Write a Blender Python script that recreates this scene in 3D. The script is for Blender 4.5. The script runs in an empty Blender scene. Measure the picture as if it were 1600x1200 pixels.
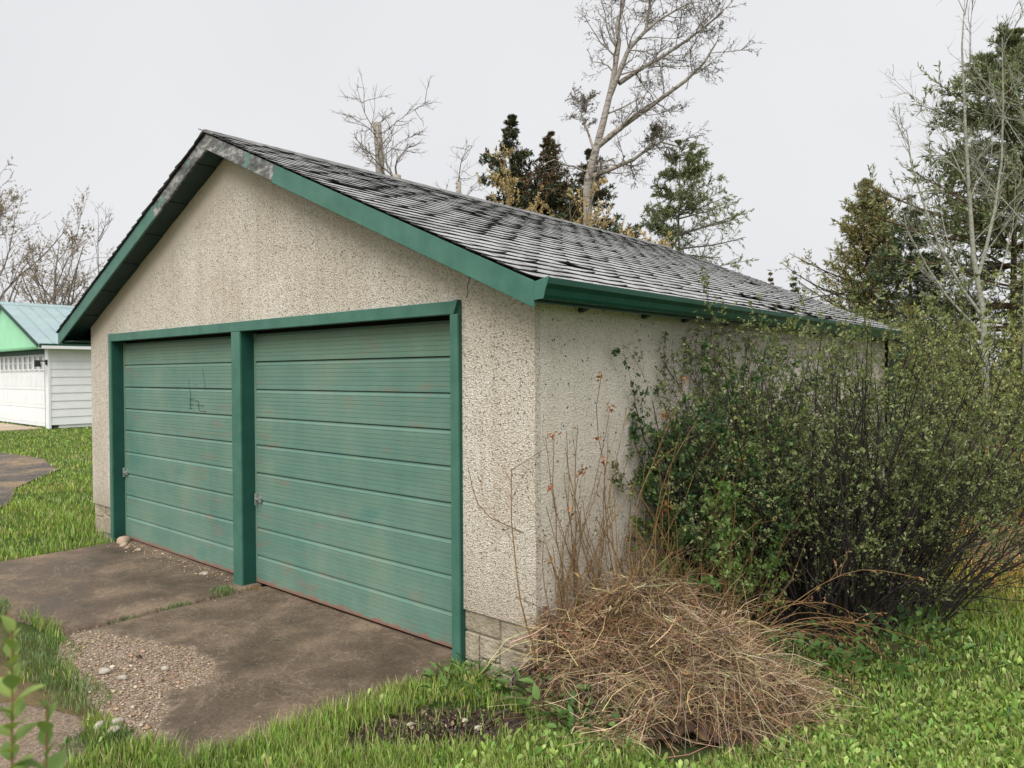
import bpy, math, random
import numpy as np
from mathutils import Matrix, Vector

S = bpy.context.scene
COL = S.collection
R = math.radians

# ------------------------------------------------------------------ camera
CAM = np.array([2.6565, -3.2555, 1.7959])
yaw, pit, rol, FPX = R(40.9728), R(-0.8321), R(-0.3094), 1158.5
fw = np.array([-math.sin(yaw) * math.cos(pit), math.cos(yaw) * math.cos(pit), math.sin(pit)])
r0 = np.array([math.cos(yaw), math.sin(yaw), 0.0])
u0 = np.cross(r0, fw)
rr = math.cos(rol) * r0 + math.sin(rol) * u0
uu = math.cos(rol) * u0 - math.sin(rol) * r0
cd = bpy.data.cameras.new('camera')
cd.sensor_width = 36.0
cd.lens = FPX / 1600.0 * 36.0
cd.clip_end = 1500.0
cd.clip_start = 0.05
cd.dof.use_dof = True
cd.dof.focus_distance = 5.5
cd.dof.aperture_fstop = 4.5
cam = bpy.data.objects.new('camera', cd)
COL.objects.link(cam)
cam.matrix_world = Matrix((
    (rr[0], uu[0], -fw[0], CAM[0]), (rr[1], uu[1], -fw[1], CAM[1]),
    (rr[2], uu[2], -fw[2], CAM[2]), (0, 0, 0, 1)))
S.camera = cam

# ------------------------------------------------------------------ sky, sun, exposure
SUN_DIR = Vector((0.42, -0.85, 1.25)).normalized()      # towards the light
w = bpy.data.worlds.new('World')
S.world = w
w.use_nodes = True
nt = w.node_tree
nt.nodes.clear()
sky = nt.nodes.new('ShaderNodeTexSky')
sky.sky_type = 'NISHITA'
sky.sun_disc = False
sky.sun_elevation = math.asin(SUN_DIR.z)
sky.sun_rotation = math.atan2(SUN_DIR.x, SUN_DIR.y)
sky.air_density = 1.0
sky.dust_density = 6.0
hs = nt.nodes.new('ShaderNodeHueSaturation')
hs.inputs['Saturation'].default_value = 0.12
nt.links.new(sky.outputs[0], hs.inputs['Color'])
tc = nt.nodes.new('ShaderNodeTexCoord')
nz = nt.nodes.new('ShaderNodeTexNoise')
nz.inputs['Scale'].default_value = 1.6
nz.inputs['Detail'].default_value = 3.0
nt.links.new(tc.outputs['Generated'], nz.inputs['Vector'])
rp = nt.nodes.new('ShaderNodeValToRGB')                  # the cloud sheet
rp.color_ramp.elements[0].position = 0.3
rp.color_ramp.elements[0].color = (4.75, 4.8, 4.95, 1)
rp.color_ramp.elements[1].position = 0.7
rp.color_ramp.elements[1].color = (5.25, 5.28, 5.4, 1)
nt.links.new(nz.outputs['Fac'], rp.inputs['Fac'])
mx = nt.nodes.new('ShaderNodeMixRGB')
mx.inputs['Fac'].default_value = 0.93
nt.links.new(hs.outputs[0], mx.inputs['Color1'])
nt.links.new(rp.outputs[0], mx.inputs['Color2'])
bg = nt.nodes.new('ShaderNodeBackground')
bg.inputs['Strength'].default_value = 0.068
nt.links.new(mx.outputs[0], bg.inputs['Color'])
wo = nt.nodes.new('ShaderNodeOutputWorld')
nt.links.new(bg.outputs[0], wo.inputs['Surface'])

sd = bpy.data.lights.new('sun', 'SUN')
sd.energy = 1.5
sd.angle = R(50)
sd.color = (1.0, 0.975, 0.94)
so = bpy.data.objects.new('sun', sd)
COL.objects.link(so)
so.rotation_euler = SUN_DIR.to_track_quat('Z', 'Y').to_euler()
S.view_settings.view_transform = 'Standard'
S.view_settings.look = 'None'
S.view_settings.gamma = 1.0
S.view_settings.exposure = 1.3
S.view_settings.use_curve_mapping = False
S.cycles.use_denoising = True
S.cycles.max_bounces = 5
S.cycles.diffuse_bounces = 3
S.cycles.glossy_bounces = 2
S.cycles.transmission_bounces = 3
S.cycles.transparent_max_bounces = 8

# ------------------------------------------------------------------ materials
class N:
    """small node-graph helper"""
    def __init__(s, name):
        s.m = bpy.data.materials.new(name)
        s.m.use_nodes = True
        s.t = s.m.node_tree
        s.t.nodes.clear()
        s.out = s.t.nodes.new('ShaderNodeOutputMaterial')
        s.bs = s.t.nodes.new('ShaderNodeBsdfPrincipled')
        s.t.links.new(s.bs.outputs[0], s.out.inputs[0])
        g = s.t.nodes.new('ShaderNodeNewGeometry')
        s.pos = g.outputs['Position']

    def l(s, a, b): s.t.links.new(a, b)

    def setv(s, sock, v):
        if hasattr(v, 'is_output'): s.l(v, sock)
        else: sock.default_value = v

    def mapping(s, scale):
        n = s.t.nodes.new('ShaderNodeMapping')
        n.inputs['Scale'].default_value = scale
        s.l(s.pos, n.inputs['Vector'])
        return n.outputs[0]

    def noise(s, scale, detail=4, rough=0.55, vec=None, dist=0.0):
        n = s.t.nodes.new('ShaderNodeTexNoise')
        n.inputs['Scale'].default_value = scale
        n.inputs['Detail'].default_value = detail
        n.inputs['Roughness'].default_value = rough
        n.inputs['Distortion'].default_value = dist
        s.l(vec or s.pos, n.inputs['Vector'])
        return n.outputs['Fac']

    def voro(s, scale, feature='F1', vec=None, rnd=1.0):
        n = s.t.nodes.new('ShaderNodeTexVoronoi')
        n.feature = feature
        n.inputs['Scale'].default_value = scale
        n.inputs['Randomness'].default_value = rnd
        s.l(vec or s.pos, n.inputs['Vector'])
        return n

    def ramp(s, fac, stops, interp='LINEAR'):
        n = s.t.nodes.new('ShaderNodeValToRGB')
        n.color_ramp.interpolation = interp
        e = n.color_ramp.elements
        while len(e) < len(stops): e.new(0.5)
        for i, (p, c) in enumerate(stops):
            e[i].position = p
            e[i].color = (c, c, c, 1) if isinstance(c, (int, float)) else (*c, 1)
        s.l(fac, n.inputs['Fac'])
        return n.outputs['Color']

    def mix(s, fac, a, b, mode='MIX'):
        n = s.t.nodes.new('ShaderNodeMixRGB')
        n.blend_type = mode
        for k, v in (('Fac', fac), ('Color1', a), ('Color2', b)):
            if isinstance(v, tuple): v = (*v, 1)
            s.setv(n.inputs[k], v)
        return n.outputs[0]

    def math(s, op, a, b=0.0, clamp=False):
        n = s.t.nodes.new('ShaderNodeMath')
        n.operation = op
        n.use_clamp = clamp
        s.setv(n.inputs[0], a)
        s.setv(n.inputs[1], b)
        return n.outputs[0]

    def sep(s):
        n = s.t.nodes.new('ShaderNodeSeparateXYZ')
        s.l(s.pos, n.inputs[0])
        return n.outputs

    def attr(s, name):
        n = s.t.nodes.new('ShaderNodeAttribute')
        n.attribute_name = name
        return n

    def bump(s, h, strength=0.5, dist=0.01):
        n = s.t.nodes.new('ShaderNodeBump')
        n.inputs['Strength'].default_value = strength
        n.inputs['Distance'].default_value = dist
        s.l(h, n.inputs['Height'])
        s.l(n.outputs[0], s.bs.inputs['Normal'])

    def fin(s, col, rough=0.8, spec=0.3, metal=0.0):
        if isinstance(col, tuple): col = (*col, 1)
        s.setv(s.bs.inputs['Base Color'], col)
        s.setv(s.bs.inputs['Roughness'], rough)
        s.bs.inputs['Specular IOR Level'].default_value = spec
        s.bs.inputs['Metallic'].default_value = metal
        return s.m

M = {}

def simple(name, c1, c2, scale=6, rough=0.8, bump=0.3, bd=0.004, bscale=None, spec=0.3, metal=0.0, detail=5):
    n = N(name)
    f = n.noise(scale, detail, 0.6)
    c = n.ramp(f, [(0.3, c1), (0.7, c2)])
    if bump: n.bump(n.noise(bscale or scale * 6, 4), bump, bd)
    M[name] = n.fin(c, rough, spec, metal)

# pebble-dash of the front and the finer one of the side
def stucco(name, scale, dark, speck):
    n = N(name)
    v = n.voro(scale)
    cell = n.t.nodes.new('ShaderNodeSeparateColor')
    n.l(v.outputs['Color'], cell.inputs[0])
    base = n.ramp(cell.outputs[0], [(0.0, dark), (0.05, (0.42, 0.355, 0.28)), (0.22, (0.65, 0.58, 0.485)),
                                    (0.62, (0.76, 0.70, 0.60)), (1.0, (0.86, 0.81, 0.73))])
    edge = n.ramp(v.outputs['Distance'], [(0.3, 1.0), (0.75, 0.72)])
    base = n.mix(0.75, base, edge, 'MULTIPLY')
    big = n.ramp(n.noise(1.3, 5, 0.6), [(0.3, (0.86, 0.83, 0.79)), (0.65, (1, 1, 1))])
    base = n.mix(1.0, base, big, 'MULTIPLY')
    sp = n.ramp(n.voro(22).outputs['Distance'], [(0.13, 1.0), (0.19, 0.0)])
    keep = n.ramp(n.noise(9, 2), [(0.46, 0.0), (0.52, 1.0)])
    base = n.mix(n.math('MULTIPLY', n.math('MULTIPLY', sp, keep), speck), base, (0.09, 0.07, 0.055))
    # streaks of grime running down
    st = n.ramp(n.noise(1.0, 4, 0.6, n.mapping((9, 9, 0.5))), [(0.45, 1.0), (0.75, (0.82, 0.78, 0.72))])
    base = n.mix(0.7, base, st, 'MULTIPLY')
    # splash-back dirt above the base course, ragged upwards
    z = n.sep()[2]
    dm = n.math('MULTIPLY', n.math('SUBTRACT', n.math('ADD', 0.52, n.math('MULTIPLY', n.noise(3.0, 5, 0.65), 0.5)), z), 2.2, True)
    base = n.mix(n.math('MULTIPLY', dm, 0.40), base, (0.30, 0.245, 0.175))
    return n, base, v, n.math('MULTIPLY', sp, keep)

n, base, v, _ = stucco('stucco_front', 118, (0.16, 0.13, 0.10), 0.4)
# sheltered smooth band along the rakes (never washed by rain, pebbles trowelled flat)
xyz = n.sep()
dx = n.math('ABSOLUTE', n.math('ADD', xyz[0], 3.3852))
rk = n.math('ADD', n.math('MULTIPLY', dx, 0.4326), xyz[2])
rk = n.math('ADD', rk, n.math('MULTIPLY', n.noise(2.0, 3), 0.12))
band = n.ramp(rk, [(0.0, 0.0), (1.0, 1.0)])
bandm = n.math('MULTIPLY', n.math('SUBTRACT', rk, 3.47), 9.0, True)
left = n.math('MULTIPLY', n.math('SUBTRACT', -2.9, xyz[0]), 3.0, True)
bandm = n.math('MULTIPLY', bandm, n.math('ADD', n.math('MULTIPLY', left, 0.55), 0.3))
base = n.mix(bandm, base, (0.68, 0.595, 0.48))
n.bump(v.outputs['Distance'], 0.7, 0.010)
M['stucco_front'] = n.fin(base, 0.95, 0.15)
n, base, v, sp_side = stucco('stucco_side', 105, (0.16, 0.13, 0.10), 1.0)
base = n.mix(n.math('MULTIPLY', n.math('SUBTRACT', 1.0, n.math('MULTIPLY', sp_side, 1.0)), 0.42), base, (0.88, 0.82, 0.72))
n.bump(v.outputs['Distance'], 0.8, 0.010)
M['stucco_side'] = n.fin(base, 0.95, 0.15)

def paint(name, c, fade, rough=0.45, amt=0.5):
    n = N(name)
    a = n.ramp(n.noise(5, 6, 0.65), [(0.35, c), (0.72, fade)])
    st = n.ramp(n.noise(1.0, 4, 0.6, n.mapping((14, 14, 1.2))), [(0.4, 1.0), (0.8, 0.82)])
    n.bump(n.noise(60, 3), 0.12, 0.003)
    M[name] = n.fin(n.mix(amt, a, st, 'MULTIPLY'), rough, 0.4)

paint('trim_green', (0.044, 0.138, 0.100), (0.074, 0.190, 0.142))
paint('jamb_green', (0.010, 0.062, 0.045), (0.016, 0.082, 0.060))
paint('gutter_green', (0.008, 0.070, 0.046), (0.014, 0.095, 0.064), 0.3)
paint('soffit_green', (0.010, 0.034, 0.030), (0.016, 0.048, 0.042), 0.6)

# faded door paint: chalky green, run marks, brown primer showing through
def door_paint():
    n = N('door_green')
    xyz = n.sep()
    c = n.ramp(n.noise(1.7, 5, 0.6), [(0.3, (0.102, 0.205, 0.160)), (0.55, (0.140, 0.240, 0.185)), (0.75, (0.182, 0.262, 0.198))])
    run = n.ramp(n.noise(1.0, 4, 0.65, n.mapping((5, 1, 0.5))), [(0.3, (0.84, 0.90, 0.90)), (0.55, (1, 1, 1)), (0.8, (1.08, 1.06, 0.98))])
    gn = n.ramp(n.noise(1.0, 4, 0.7, n.mapping((1.2, 1, 60))), [(0.3, 0.86), (0.7, 1.1)])
    c = n.mix(0.7, c, gn, 'MULTIPLY')
    c = n.mix(0.6, c, run, 'MULTIPLY')
    teal = n.ramp(n.noise(2.2, 4, 0.5, n.mapping((1, 1, 1.8))), [(0.6, 0.0), (0.75, 1.0)])
    c = n.mix(n.math('MULTIPLY', teal, 0.55), c, (0.055, 0.185, 0.165))
    yel = n.math('MULTIPLY', n.math('SUBTRACT', xyz[2], 1.75), 2.2, True)
    c = n.mix(n.math('MULTIPLY', yel, 0.45), c, (0.19, 0.255, 0.155))
    r1 = n.noise(3.2, 6, 0.7, n.mapping((1.0, 1, 3.2)))
    rz = n.noise(0.9, 2, 0.5)
    red = n.math('MULTIPLY', n.ramp(r1, [(0.55, 0.0), (0.66, 1.0)]), n.ramp(rz, [(0.40, 0.0), (0.56, 1.0)]))
    c = n.mix(n.math('MULTIPLY', red, 0.5), c, (0.24, 0.165, 0.125))
    low = n.math('SUBTRACT', 0.052, xyz[2])
    low = n.math('ADD', low, n.math('MULTIPLY', n.math('SUBTRACT', n.noise(14, 5, 0.7), 0.5), 0.12))
    low = n.math('MULTIPLY', low, 40, True)
    c = n.mix(n.math('MULTIPLY', low, 0.85), c, (0.26, 0.115, 0.085))
    n.bump(n.noise(40, 4), 0.15, 0.002)
    M['door_green'] = n.fin(c, 0.55, 0.35)
door_paint()

# bare grey board with flakes of old paint
n = N('peeled_wood')
g = n.ramp(n.noise(7, 8, 0.7, n.mapping((1, 1, 2.5))), [(0.3, (0.045, 0.045, 0.045)), (0.5, (0.16, 0.16, 0.155)), (0.62, (0.42, 0.41, 0.39)), (0.75, (0.2, 0.2, 0.19))])
fl = n.ramp(n.noise(6, 5, 0.6), [(0.60, 0.0), (0.63, 1.0)])
c = n.mix(fl, g, (0.13, 0.235, 0.20))
n.bump(n.noise(20, 6), 0.7, 0.008)
M['peeled_wood'] = n.fin(c, 0.9, 0.15)

# asphalt shingles: pale worn granules, black asphalt on the broken edges
n = N('shingle_top')
gr = n.ramp(n.noise(160, 2, 0.6), [(0.30, (0.18, 0.18, 0.175)), (0.5, (0.42, 0.42, 0.415)), (0.72, (0.58, 0.58, 0.575))])
mo = n.noise(1.5, 5, 0.65, n.mapping((1.0, 1.9, 1.0)))
moss = n.ramp(mo, [(0.50, 0.0), (0.70, 1.0)])
gr = n.mix(n.math('MULTIPLY', moss, 0.68), gr, (0.085, 0.085, 0.08))
sp = n.ramp(n.noise(28, 5, 0.7), [(0.52, 0.0), (0.66, 1.0)])
gr = n.mix(n.math('MULTIPLY', sp, 0.4), gr, (0.07, 0.07, 0.065))
n.bump(n.noise(140, 2), 0.5, 0.003)
M['shingle_top'] = n.fin(gr, 0.85, 0.3)
simple('ridge_shingle', (0.09, 0.09, 0.088), (0.24, 0.24, 0.235), 9, 0.9, 0.6, 0.004, 120)
simple('shingle_edge', (0.018, 0.018, 0.018), (0.05, 0.049, 0.047), 30, 0.9, 0.4, 0.003)

simple('block', (0.26, 0.215, 0.155), (0.46, 0.395, 0.30), 7, 0.95, 1.0, 0.02, 30, 0.1)
simple('mortar', (0.24, 0.21, 0.165), (0.33, 0.29, 0.23), 12, 0.95, 0.5, 0.005)
simple('black_gap', (0.006, 0.006, 0.006), (0.012, 0.012, 0.011), 5, 0.9, 0)
simple('steel', (0.5, 0.5, 0.49), (0.66, 0.66, 0.65), 30, 0.35, 0.1, 0.001, metal=0.8)
simple('scratch', (0.03, 0.075, 0.06), (0.05, 0.10, 0.08), 30, 0.7, 0)
simple('white_paint', (0.80, 0.81, 0.81), (0.88, 0.88, 0.88), 3, 0.5, 0.05)
simple('mint_paint', (0.33, 0.70, 0.43), (0.38, 0.76, 0.48), 2, 0.5, 0.05)
simple('metal_roof', (0.25, 0.34, 0.345), (0.31, 0.41, 0.415), 2, 0.3, 0.05, spec=0.6)
simple('dark_trim', (0.015, 0.055, 0.04), (0.025, 0.075, 0.055), 4, 0.5, 0)
simple('pane', (0.05, 0.06, 0.065), (0.12, 0.13, 0.14), 1.5, 0.08, 0, spec=0.7)
simple('cable', (0.012, 0.012, 0.012), (0.02, 0.02, 0.02), 5, 0.6, 0)
simple('pale_stone', (0.26, 0.22, 0.175), (0.50, 0.45, 0.38), 22, 0.9, 0.6, 0.004)
simple('brown_stone', (0.27, 0.19, 0.13), (0.45, 0.34, 0.25), 18, 0.9, 0.8, 0.006)
n = N('drive')
g = n.ramp(n.noise(0.55, 5, 0.7), [(0.38, (0.13, 0.12, 0.11)), (0.5, (0.20, 0.17, 0.14)), (0.58, (0.36, 0.265, 0.17))])
g = n.mix(0.9, g, n.ramp(n.noise(14, 6, 0.75), [(0.3, 0.45), (0.7, 1.35)]), 'MULTIPLY')
n.bump(n.noise(18, 6, 0.75), 1.0, 0.05)
M['drive'] = n.fin(g, 0.95, 0.1)
simple('tan_concrete', (0.36, 0.28, 0.20), (0.46, 0.37, 0.28), 0.9, 0.9, 0.3, 0.01)

# concrete apron: damp brown-grey skin, worn through to aggregate where "erode" says
n = N('concrete')
er = n.attr('erode').outputs['Fac']
skin = n.ramp(n.noise(1.5, 7, 0.65), [(0.3, (0.055, 0.039, 0.027)), (0.5, (0.125, 0.089, 0.060)), (0.70, (0.265, 0.192, 0.128))])
fine = n.ramp(n.noise(42, 6, 0.8), [(0.32, 0.45), (0.68, 1.4)])
skin = n.mix(0.8, skin, fine, 'MULTIPLY')
spk = n.ramp(n.voro(34).outputs['Distance'], [(0.10, 1.0), (0.17, 0.0)])
spk = n.math('MULTIPLY', spk, n.ramp(n.noise(4, 4), [(0.47, 0.0), (0.6, 1.0)]))
skin = n.mix(n.math('MULTIPLY', spk, 0.8), skin, (0.42, 0.35, 0.27))
dist = n.voro(1.6, 'DISTANCE_TO_EDGE', n.mix(0.35, n.pos, n.mix(1.0, (0, 0, 0), n.pos)))
ln = n.ramp(n.noise(1.4, 5, 0.6, None, 1.2), [(0.490, 0.0), (0.5, 1.0), (0.510, 0.0)])
skin = n.mix(n.math('MULTIPLY', ln, 0.28), skin, (0.36, 0.29, 0.21))
va = n.voro(85)
ca = n.t.nodes.new('ShaderNodeSeparateColor')
n.l(va.outputs['Color'], ca.inputs[0])
agg = n.ramp(ca.outputs[0], [(0.0, (0.15, 0.10, 0.07)), (0.4, (0.31, 0.225, 0.155)), (0.8, (0.42, 0.32, 0.23)), (1.0, (0.56, 0.47, 0.38))])
agg = n.mix(0.7, agg, n.ramp(va.outputs['Distance'], [(0.2, 1.0), (0.7, 0.4)]), 'MULTIPLY')
c = n.mix(er, skin, agg)
hh = n.mix(er, n.noise(55, 5, 0.7), n.math('SUBTRACT', 1.0, va.outputs['Distance']))
n.bump(hh, 0.75, 0.010)
M['concrete'] = n.fin(c, n.ramp(n.noise(1.5, 4), [(0.35, 0.42), (0.6, 0.85)]), 0.4)

# soil and thatch under the grass; masks come with the mesh ("soil", "dry")
n = N('lawn_soil')
g = n.ramp(n.noise(3.5, 6, 0.7), [(0.3, (0.030, 0.055, 0.014)), (0.55, (0.060, 0.105, 0.026)), (0.8, (0.115, 0.13, 0.045))])
soil = n.ramp(n.noise(16, 7, 0.75), [(0.3, (0.038, 0.028, 0.021)), (0.55, (0.095, 0.070, 0.052)), (0.8, (0.20, 0.155, 0.115))])
dry = n.ramp(n.noise(2.0, 6, 0.7), [(0.3, (0.14, 0.115, 0.05)), (0.7, (0.31, 0.235, 0.125))])
c = n.mix(n.attr('dry').outputs['Fac'], g, dry)
c = n.mix(n.attr('soil').outputs['Fac'], c, soil)
n.bump(n.noise(22, 7, 0.75), 1.0, 0.04)
M['lawn_soil'] = n.fin(c, 0.95, 0.1)

def leafmat(name, trans=0.35, rough=0.5, spec=0.35):
    n = N(name)
    a = n.attr('col').outputs['Color']
    n.fin(a, rough, spec)
    t = n.t.nodes.new('ShaderNodeBsdfTranslucent')
    n.l(n.mix(1.0, a, (1.0, 1.0, 0.55), 'MULTIPLY'), t.inputs['Color'])
    ms = n.t.nodes.new('ShaderNodeMixShader')
    ms.inputs[0].default_value = trans
    n.l(n.bs.outputs[0], ms.inputs[1])
    n.l(t.outputs[0], ms.inputs[2])
    n.l(ms.outputs[0], n.out.inputs[0])
    M[name] = n.m
leafmat('leaf')
leafmat('needle', 0.12, 0.7, 0.2)
leafmat('straw', 0.15, 0.8, 0.15)

def bark(name, c1, c2, c3, sc=(6, 6, 2), marks=0.0):
    n = N(name)
    f = n.noise(3.0, 6, 0.7, n.mapping(sc))
    c = n.ramp(f, [(0.3, c1), (0.52, c2), (0.72, c3)])
    if marks:
        mk = n.ramp(n.noise(2.2, 4, 0.6, n.mapping((2.2, 2.2, 9))), [(0.56, 0.0), (0.62, 1.0)])
        c = n.mix(n.math('MULTIPLY', mk, marks), c, (0.03, 0.027, 0.024))
    n.bump(f, 0.6, 0.02)
    M[name] = n.fin(c, 0.9, 0.15)
bark('bark_poplar', (0.16, 0.14, 0.12), (0.33, 0.29, 0.25), (0.46, 0.42, 0.36), (4, 4, 5), 0.8)
bark('bark_aspen', (0.19, 0.185, 0.145), (0.31, 0.305, 0.245), (0.42, 0.41, 0.34), (4, 4, 5), 0.35)
bark('bark_grey', (0.10, 0.09, 0.08), (0.19, 0.17, 0.155), (0.27, 0.25, 0.23))
bark('bark_pine', (0.06, 0.04, 0.03), (0.14, 0.085, 0.055), (0.21, 0.13, 0.085))
bark('bark_dark', (0.022, 0.018, 0.017), (0.045, 0.037, 0.034), (0.085, 0.072, 0.066))
bark('bark_cane', (0.13, 0.075, 0.035), (0.23, 0.140, 0.062), (0.30, 0.20, 0.085))
bark('bark_pinkish', (0.20, 0.16, 0.14), (0.29, 0.24, 0.215), (0.36, 0.31, 0.28))
bark('bark_twig_pale', (0.16, 0.14, 0.12), (0.24, 0.21, 0.18), (0.30, 0.27, 0.24))

# ------------------------------------------------------------------ mesh helpers
def raw(name, V, F, mats, parent=None, mi=None, col=None, smooth=False, attrs=None):
    """V (n,3) array, F list of index arrays (m,3)/(m,4) -> one mesh object"""
    V = np.asarray(V, dtype=np.float32).reshape(-1, 3)
    F = [np.asarray(f, dtype=np.int32) for f in F if len(f)]
    me = bpy.data.meshes.new(name)
    me.vertices.add(len(V))
    me.vertices.foreach_set('co', V.ravel())
    nl = sum(f.size for f in F)
    npoly = sum(len(f) for f in F)
    me.loops.add(nl)
    me.loops.foreach_set('vertex_index', np.concatenate([f.ravel() for f in F]))
    me.polygons.add(npoly)
    tot = np.concatenate([np.full(len(f), f.shape[1], dtype=np.int32) for f in F])
    st = np.concatenate([[0], np.cumsum(tot)[:-1]]).astype(np.int32)
    me.polygons.foreach_set('loop_start', st)
    if mi is not None: me.polygons.foreach_set('material_index', np.asarray(mi, dtype=np.int32))
    if smooth: me.polygons.foreach_set('use_smooth', np.ones(npoly, dtype=bool))
    for m in (mats if isinstance(mats, (list, tuple)) else [mats]): me.materials.append(M[m])
    if col is not None:
        a = me.color_attributes.new('col', 'FLOAT_COLOR', 'POINT')
        c4 = np.ones((len(V), 4), dtype=np.float32)
        c4[:, :3] = col
        a.data.foreach_set('color', c4.ravel())
    for k, vals in (attrs or {}).items():
        a = me.attributes.new(k, 'FLOAT', 'POINT')
        a.data.foreach_set('value', np.asarray(vals, dtype=np.float32))
    me.update(calc_edges=True)
    me.validate()
    o = bpy.data.objects.new(name, me)
    COL.objects.link(o)
    if parent: o.parent = parent
    return o

class MB:
    def __init__(s): s.v = []; s.f = []; s.m = []
    def add(s, V, F, m=0):
        b = len(s.v)
        s.v.extend([tuple(map(float, p)) for p in V])
        for f in F:
            s.f.append([i + b for i in f])
            s.m.append(m)
        return s
    def box(s, x0, x1, y0, y1, z0, z1, m=0):
        V = [(x0, y0, z0), (x1, y0, z0), (x1, y1, z0), (x0, y1, z0), (x0, y0, z1), (x1, y0, z1), (x1, y1, z1), (x0, y1, z1)]
        return s.add(V, [(0, 3, 2, 1), (4, 5, 6, 7), (0, 1, 5, 4), (1, 2, 6, 5), (2, 3, 7, 6), (3, 0, 4, 7)], m)
    def prism(s, poly, d, m=0):
        """poly: 3-D points of one planar face, extruded along vector d"""
        n = len(poly)
        P = [np.array(p, float) for p in poly]
        V = P + [p + np.array(d, float) for p in P]
        F = [tuple(range(n)), tuple(range(2 * n - 1, n - 1, -1))]
        for i in range(n):
            j = (i + 1) % n
            F.append((i, i + n, j + n, j))
        return s.add(V, F, m)
    def build(s, name, mats, parent=None, bevel=0, smooth=False):
        me = bpy.data.meshes.new(name)
        me.from_pydata(s.v, [], s.f)
        for m in (mats if isinstance(mats, (list, tuple)) else [mats]): me.materials.append(M[m])
        me.polygons.foreach_set('material_index', s.m)
        import bmesh
        bm = bmesh.new(); bm.from_mesh(me)
        bmesh.ops.recalc_face_normals(bm, faces=bm.faces)
        bm.to_mesh(me); bm.free()
        if smooth: me.polygons.foreach_set('use_smooth', [True] * len(me.polygons))
        o = bpy.data.objects.new(name, me)
        COL.objects.link(o)
        if parent: o.parent = parent
        if bevel:
            b = o.modifiers.new('bevel', 'BEVEL')
            b.width = bevel; b.segments = 2; b.limit_method = 'ANGLE'
        return o

def tag(o, label=None, cat=None, group=None, kind=None):
    if label: o['label'] = label
    if cat: o['category'] = cat
    if group: o['group'] = group
    if kind: o['kind'] = kind
    return o

def empty(name, loc, label, cat, group=None):
    o = bpy.data.objects.new(name, None)
    o.empty_display_size = 0.3
    COL.objects.link(o)
    o.location = loc
    tag(o, label, cat, group)
    return o

def unit(a):
    return a / np.maximum(np.linalg.norm(a, axis=-1, keepdims=True), 1e-9)

def tubes(P, Rd, sides):
    """P (B,K,3) polylines, Rd (B,K) radii -> V, quads"""
    B, K, _ = P.shape
    T = np.empty_like(P)
    T[:, 1:-1] = P[:, 2:] - P[:, :-2]
    T[:, 0] = P[:, 1] - P[:, 0]
    T[:, -1] = P[:, -1] - P[:, -2]
    T = unit(T)
    ref = np.where(np.abs(T[:, :1, 2:3]) > 0.9, np.array([1.0, 0.1, 0]), np.array([0.0, 0.1, 1.0]))
    A = unit(np.cross(T, np.broadcast_to(ref, T.shape)))
    Bn = np.cross(T, A)
    ang = np.arange(sides) * 2 * math.pi / sides
    ring = A[:, :, None, :] * np.cos(ang)[None, None, :, None] + Bn[:, :, None, :] * np.sin(ang)[None, None, :, None]
    V = P[:, :, None, :] + ring * Rd[:, :, None, None]
    idx = np.arange(B * K * sides).reshape(B, K, sides)
    a = idx[:, :-1]; b = np.roll(a, -1, axis=2); c = np.roll(idx[:, 1:], -1, axis=2); d = idx[:, 1:]
    return V.reshape(-1, 3), np.stack([a, b, c, d], -1).reshape(-1, 4)

def join(parts):
    Vs, Fs, o = [], {}, 0
    for V, F in parts:
        Vs.append(V); Fs.setdefault(F.shape[1], []).append(F + o); o += len(V)
    return np.concatenate(Vs), [np.concatenate(f) for f in Fs.values()]

def cards(rng, P, D, L, Wd, fold=0.25, flat=None):
    """leaf cards: base points P, directions D, lengths L, widths Wd -> 4-vertex folded leaves"""
    D = unit(D)
    up = rng.normal(size=P.shape) if flat is None else np.broadcast_to(np.array(flat, float), P.shape) + rng.normal(size=P.shape) * 0.45
    Sd = unit(np.cross(D, up))
    Nn = np.cross(Sd, D)
    L = L[:, None]; Wd = Wd[:, None]
    mid = P + D * L * 0.5
    V = np.stack([P, mid + Sd * Wd * 0.5 + Nn * Wd * fold, P + D * L - Nn * L * 0.08, mid - Sd * Wd * 0.5 + Nn * Wd * fold], 1)
    i = np.arange(len(P))[:, None] * 4
    F = np.concatenate([i + np.array([[0, 1, 2]]), i + np.array([[0, 2, 3]])])
    return V.reshape(-1, 3), F

def tint(rng, n, per, base, var=0.2, alt=None, altp=0.0):
    c = np.array(base)[None] * (1 + rng.normal(size=(n, 1)) * var) * (1 + rng.normal(size=(n, 3)) * var * 0.3)
    if alt is not None:
        k = rng.random(n) < altp
        c[k] = np.array(alt)[None] * (1 + rng.normal(size=(k.sum(), 1)) * var)
    return np.repeat(np.clip(c, 0.004, 0.95), per, axis=0)

def at_t(P, t):
    """points and tangents on polylines P (B,K,3) at parameter t (B,)"""
    K = P.shape[1]
    x = np.clip(t, 0, 0.999) * (K - 1)
    i = x.astype(int); f = (x - i)[:, None]
    b = np.arange(len(P))
    return P[b, i] * (1 - f) + P[b, i + 1] * f, unit(P[b, i + 1] - P[b, i])

def polyline(rng, start, d, length, K, wander, trop):
    B = len(start)
    P = np.empty((B, K, 3)); P[:, 0] = start
    d = unit(d)
    for k in range(1, K):
        d = unit(d + rng.normal(size=(B, 3)) * wander + np.array([0, 0, 1.0]) * np.asarray(trop).reshape(-1, 1))
        P[:, k] = P[:, k - 1] + d * (length / (K - 1))[:, None]
    return P

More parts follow.
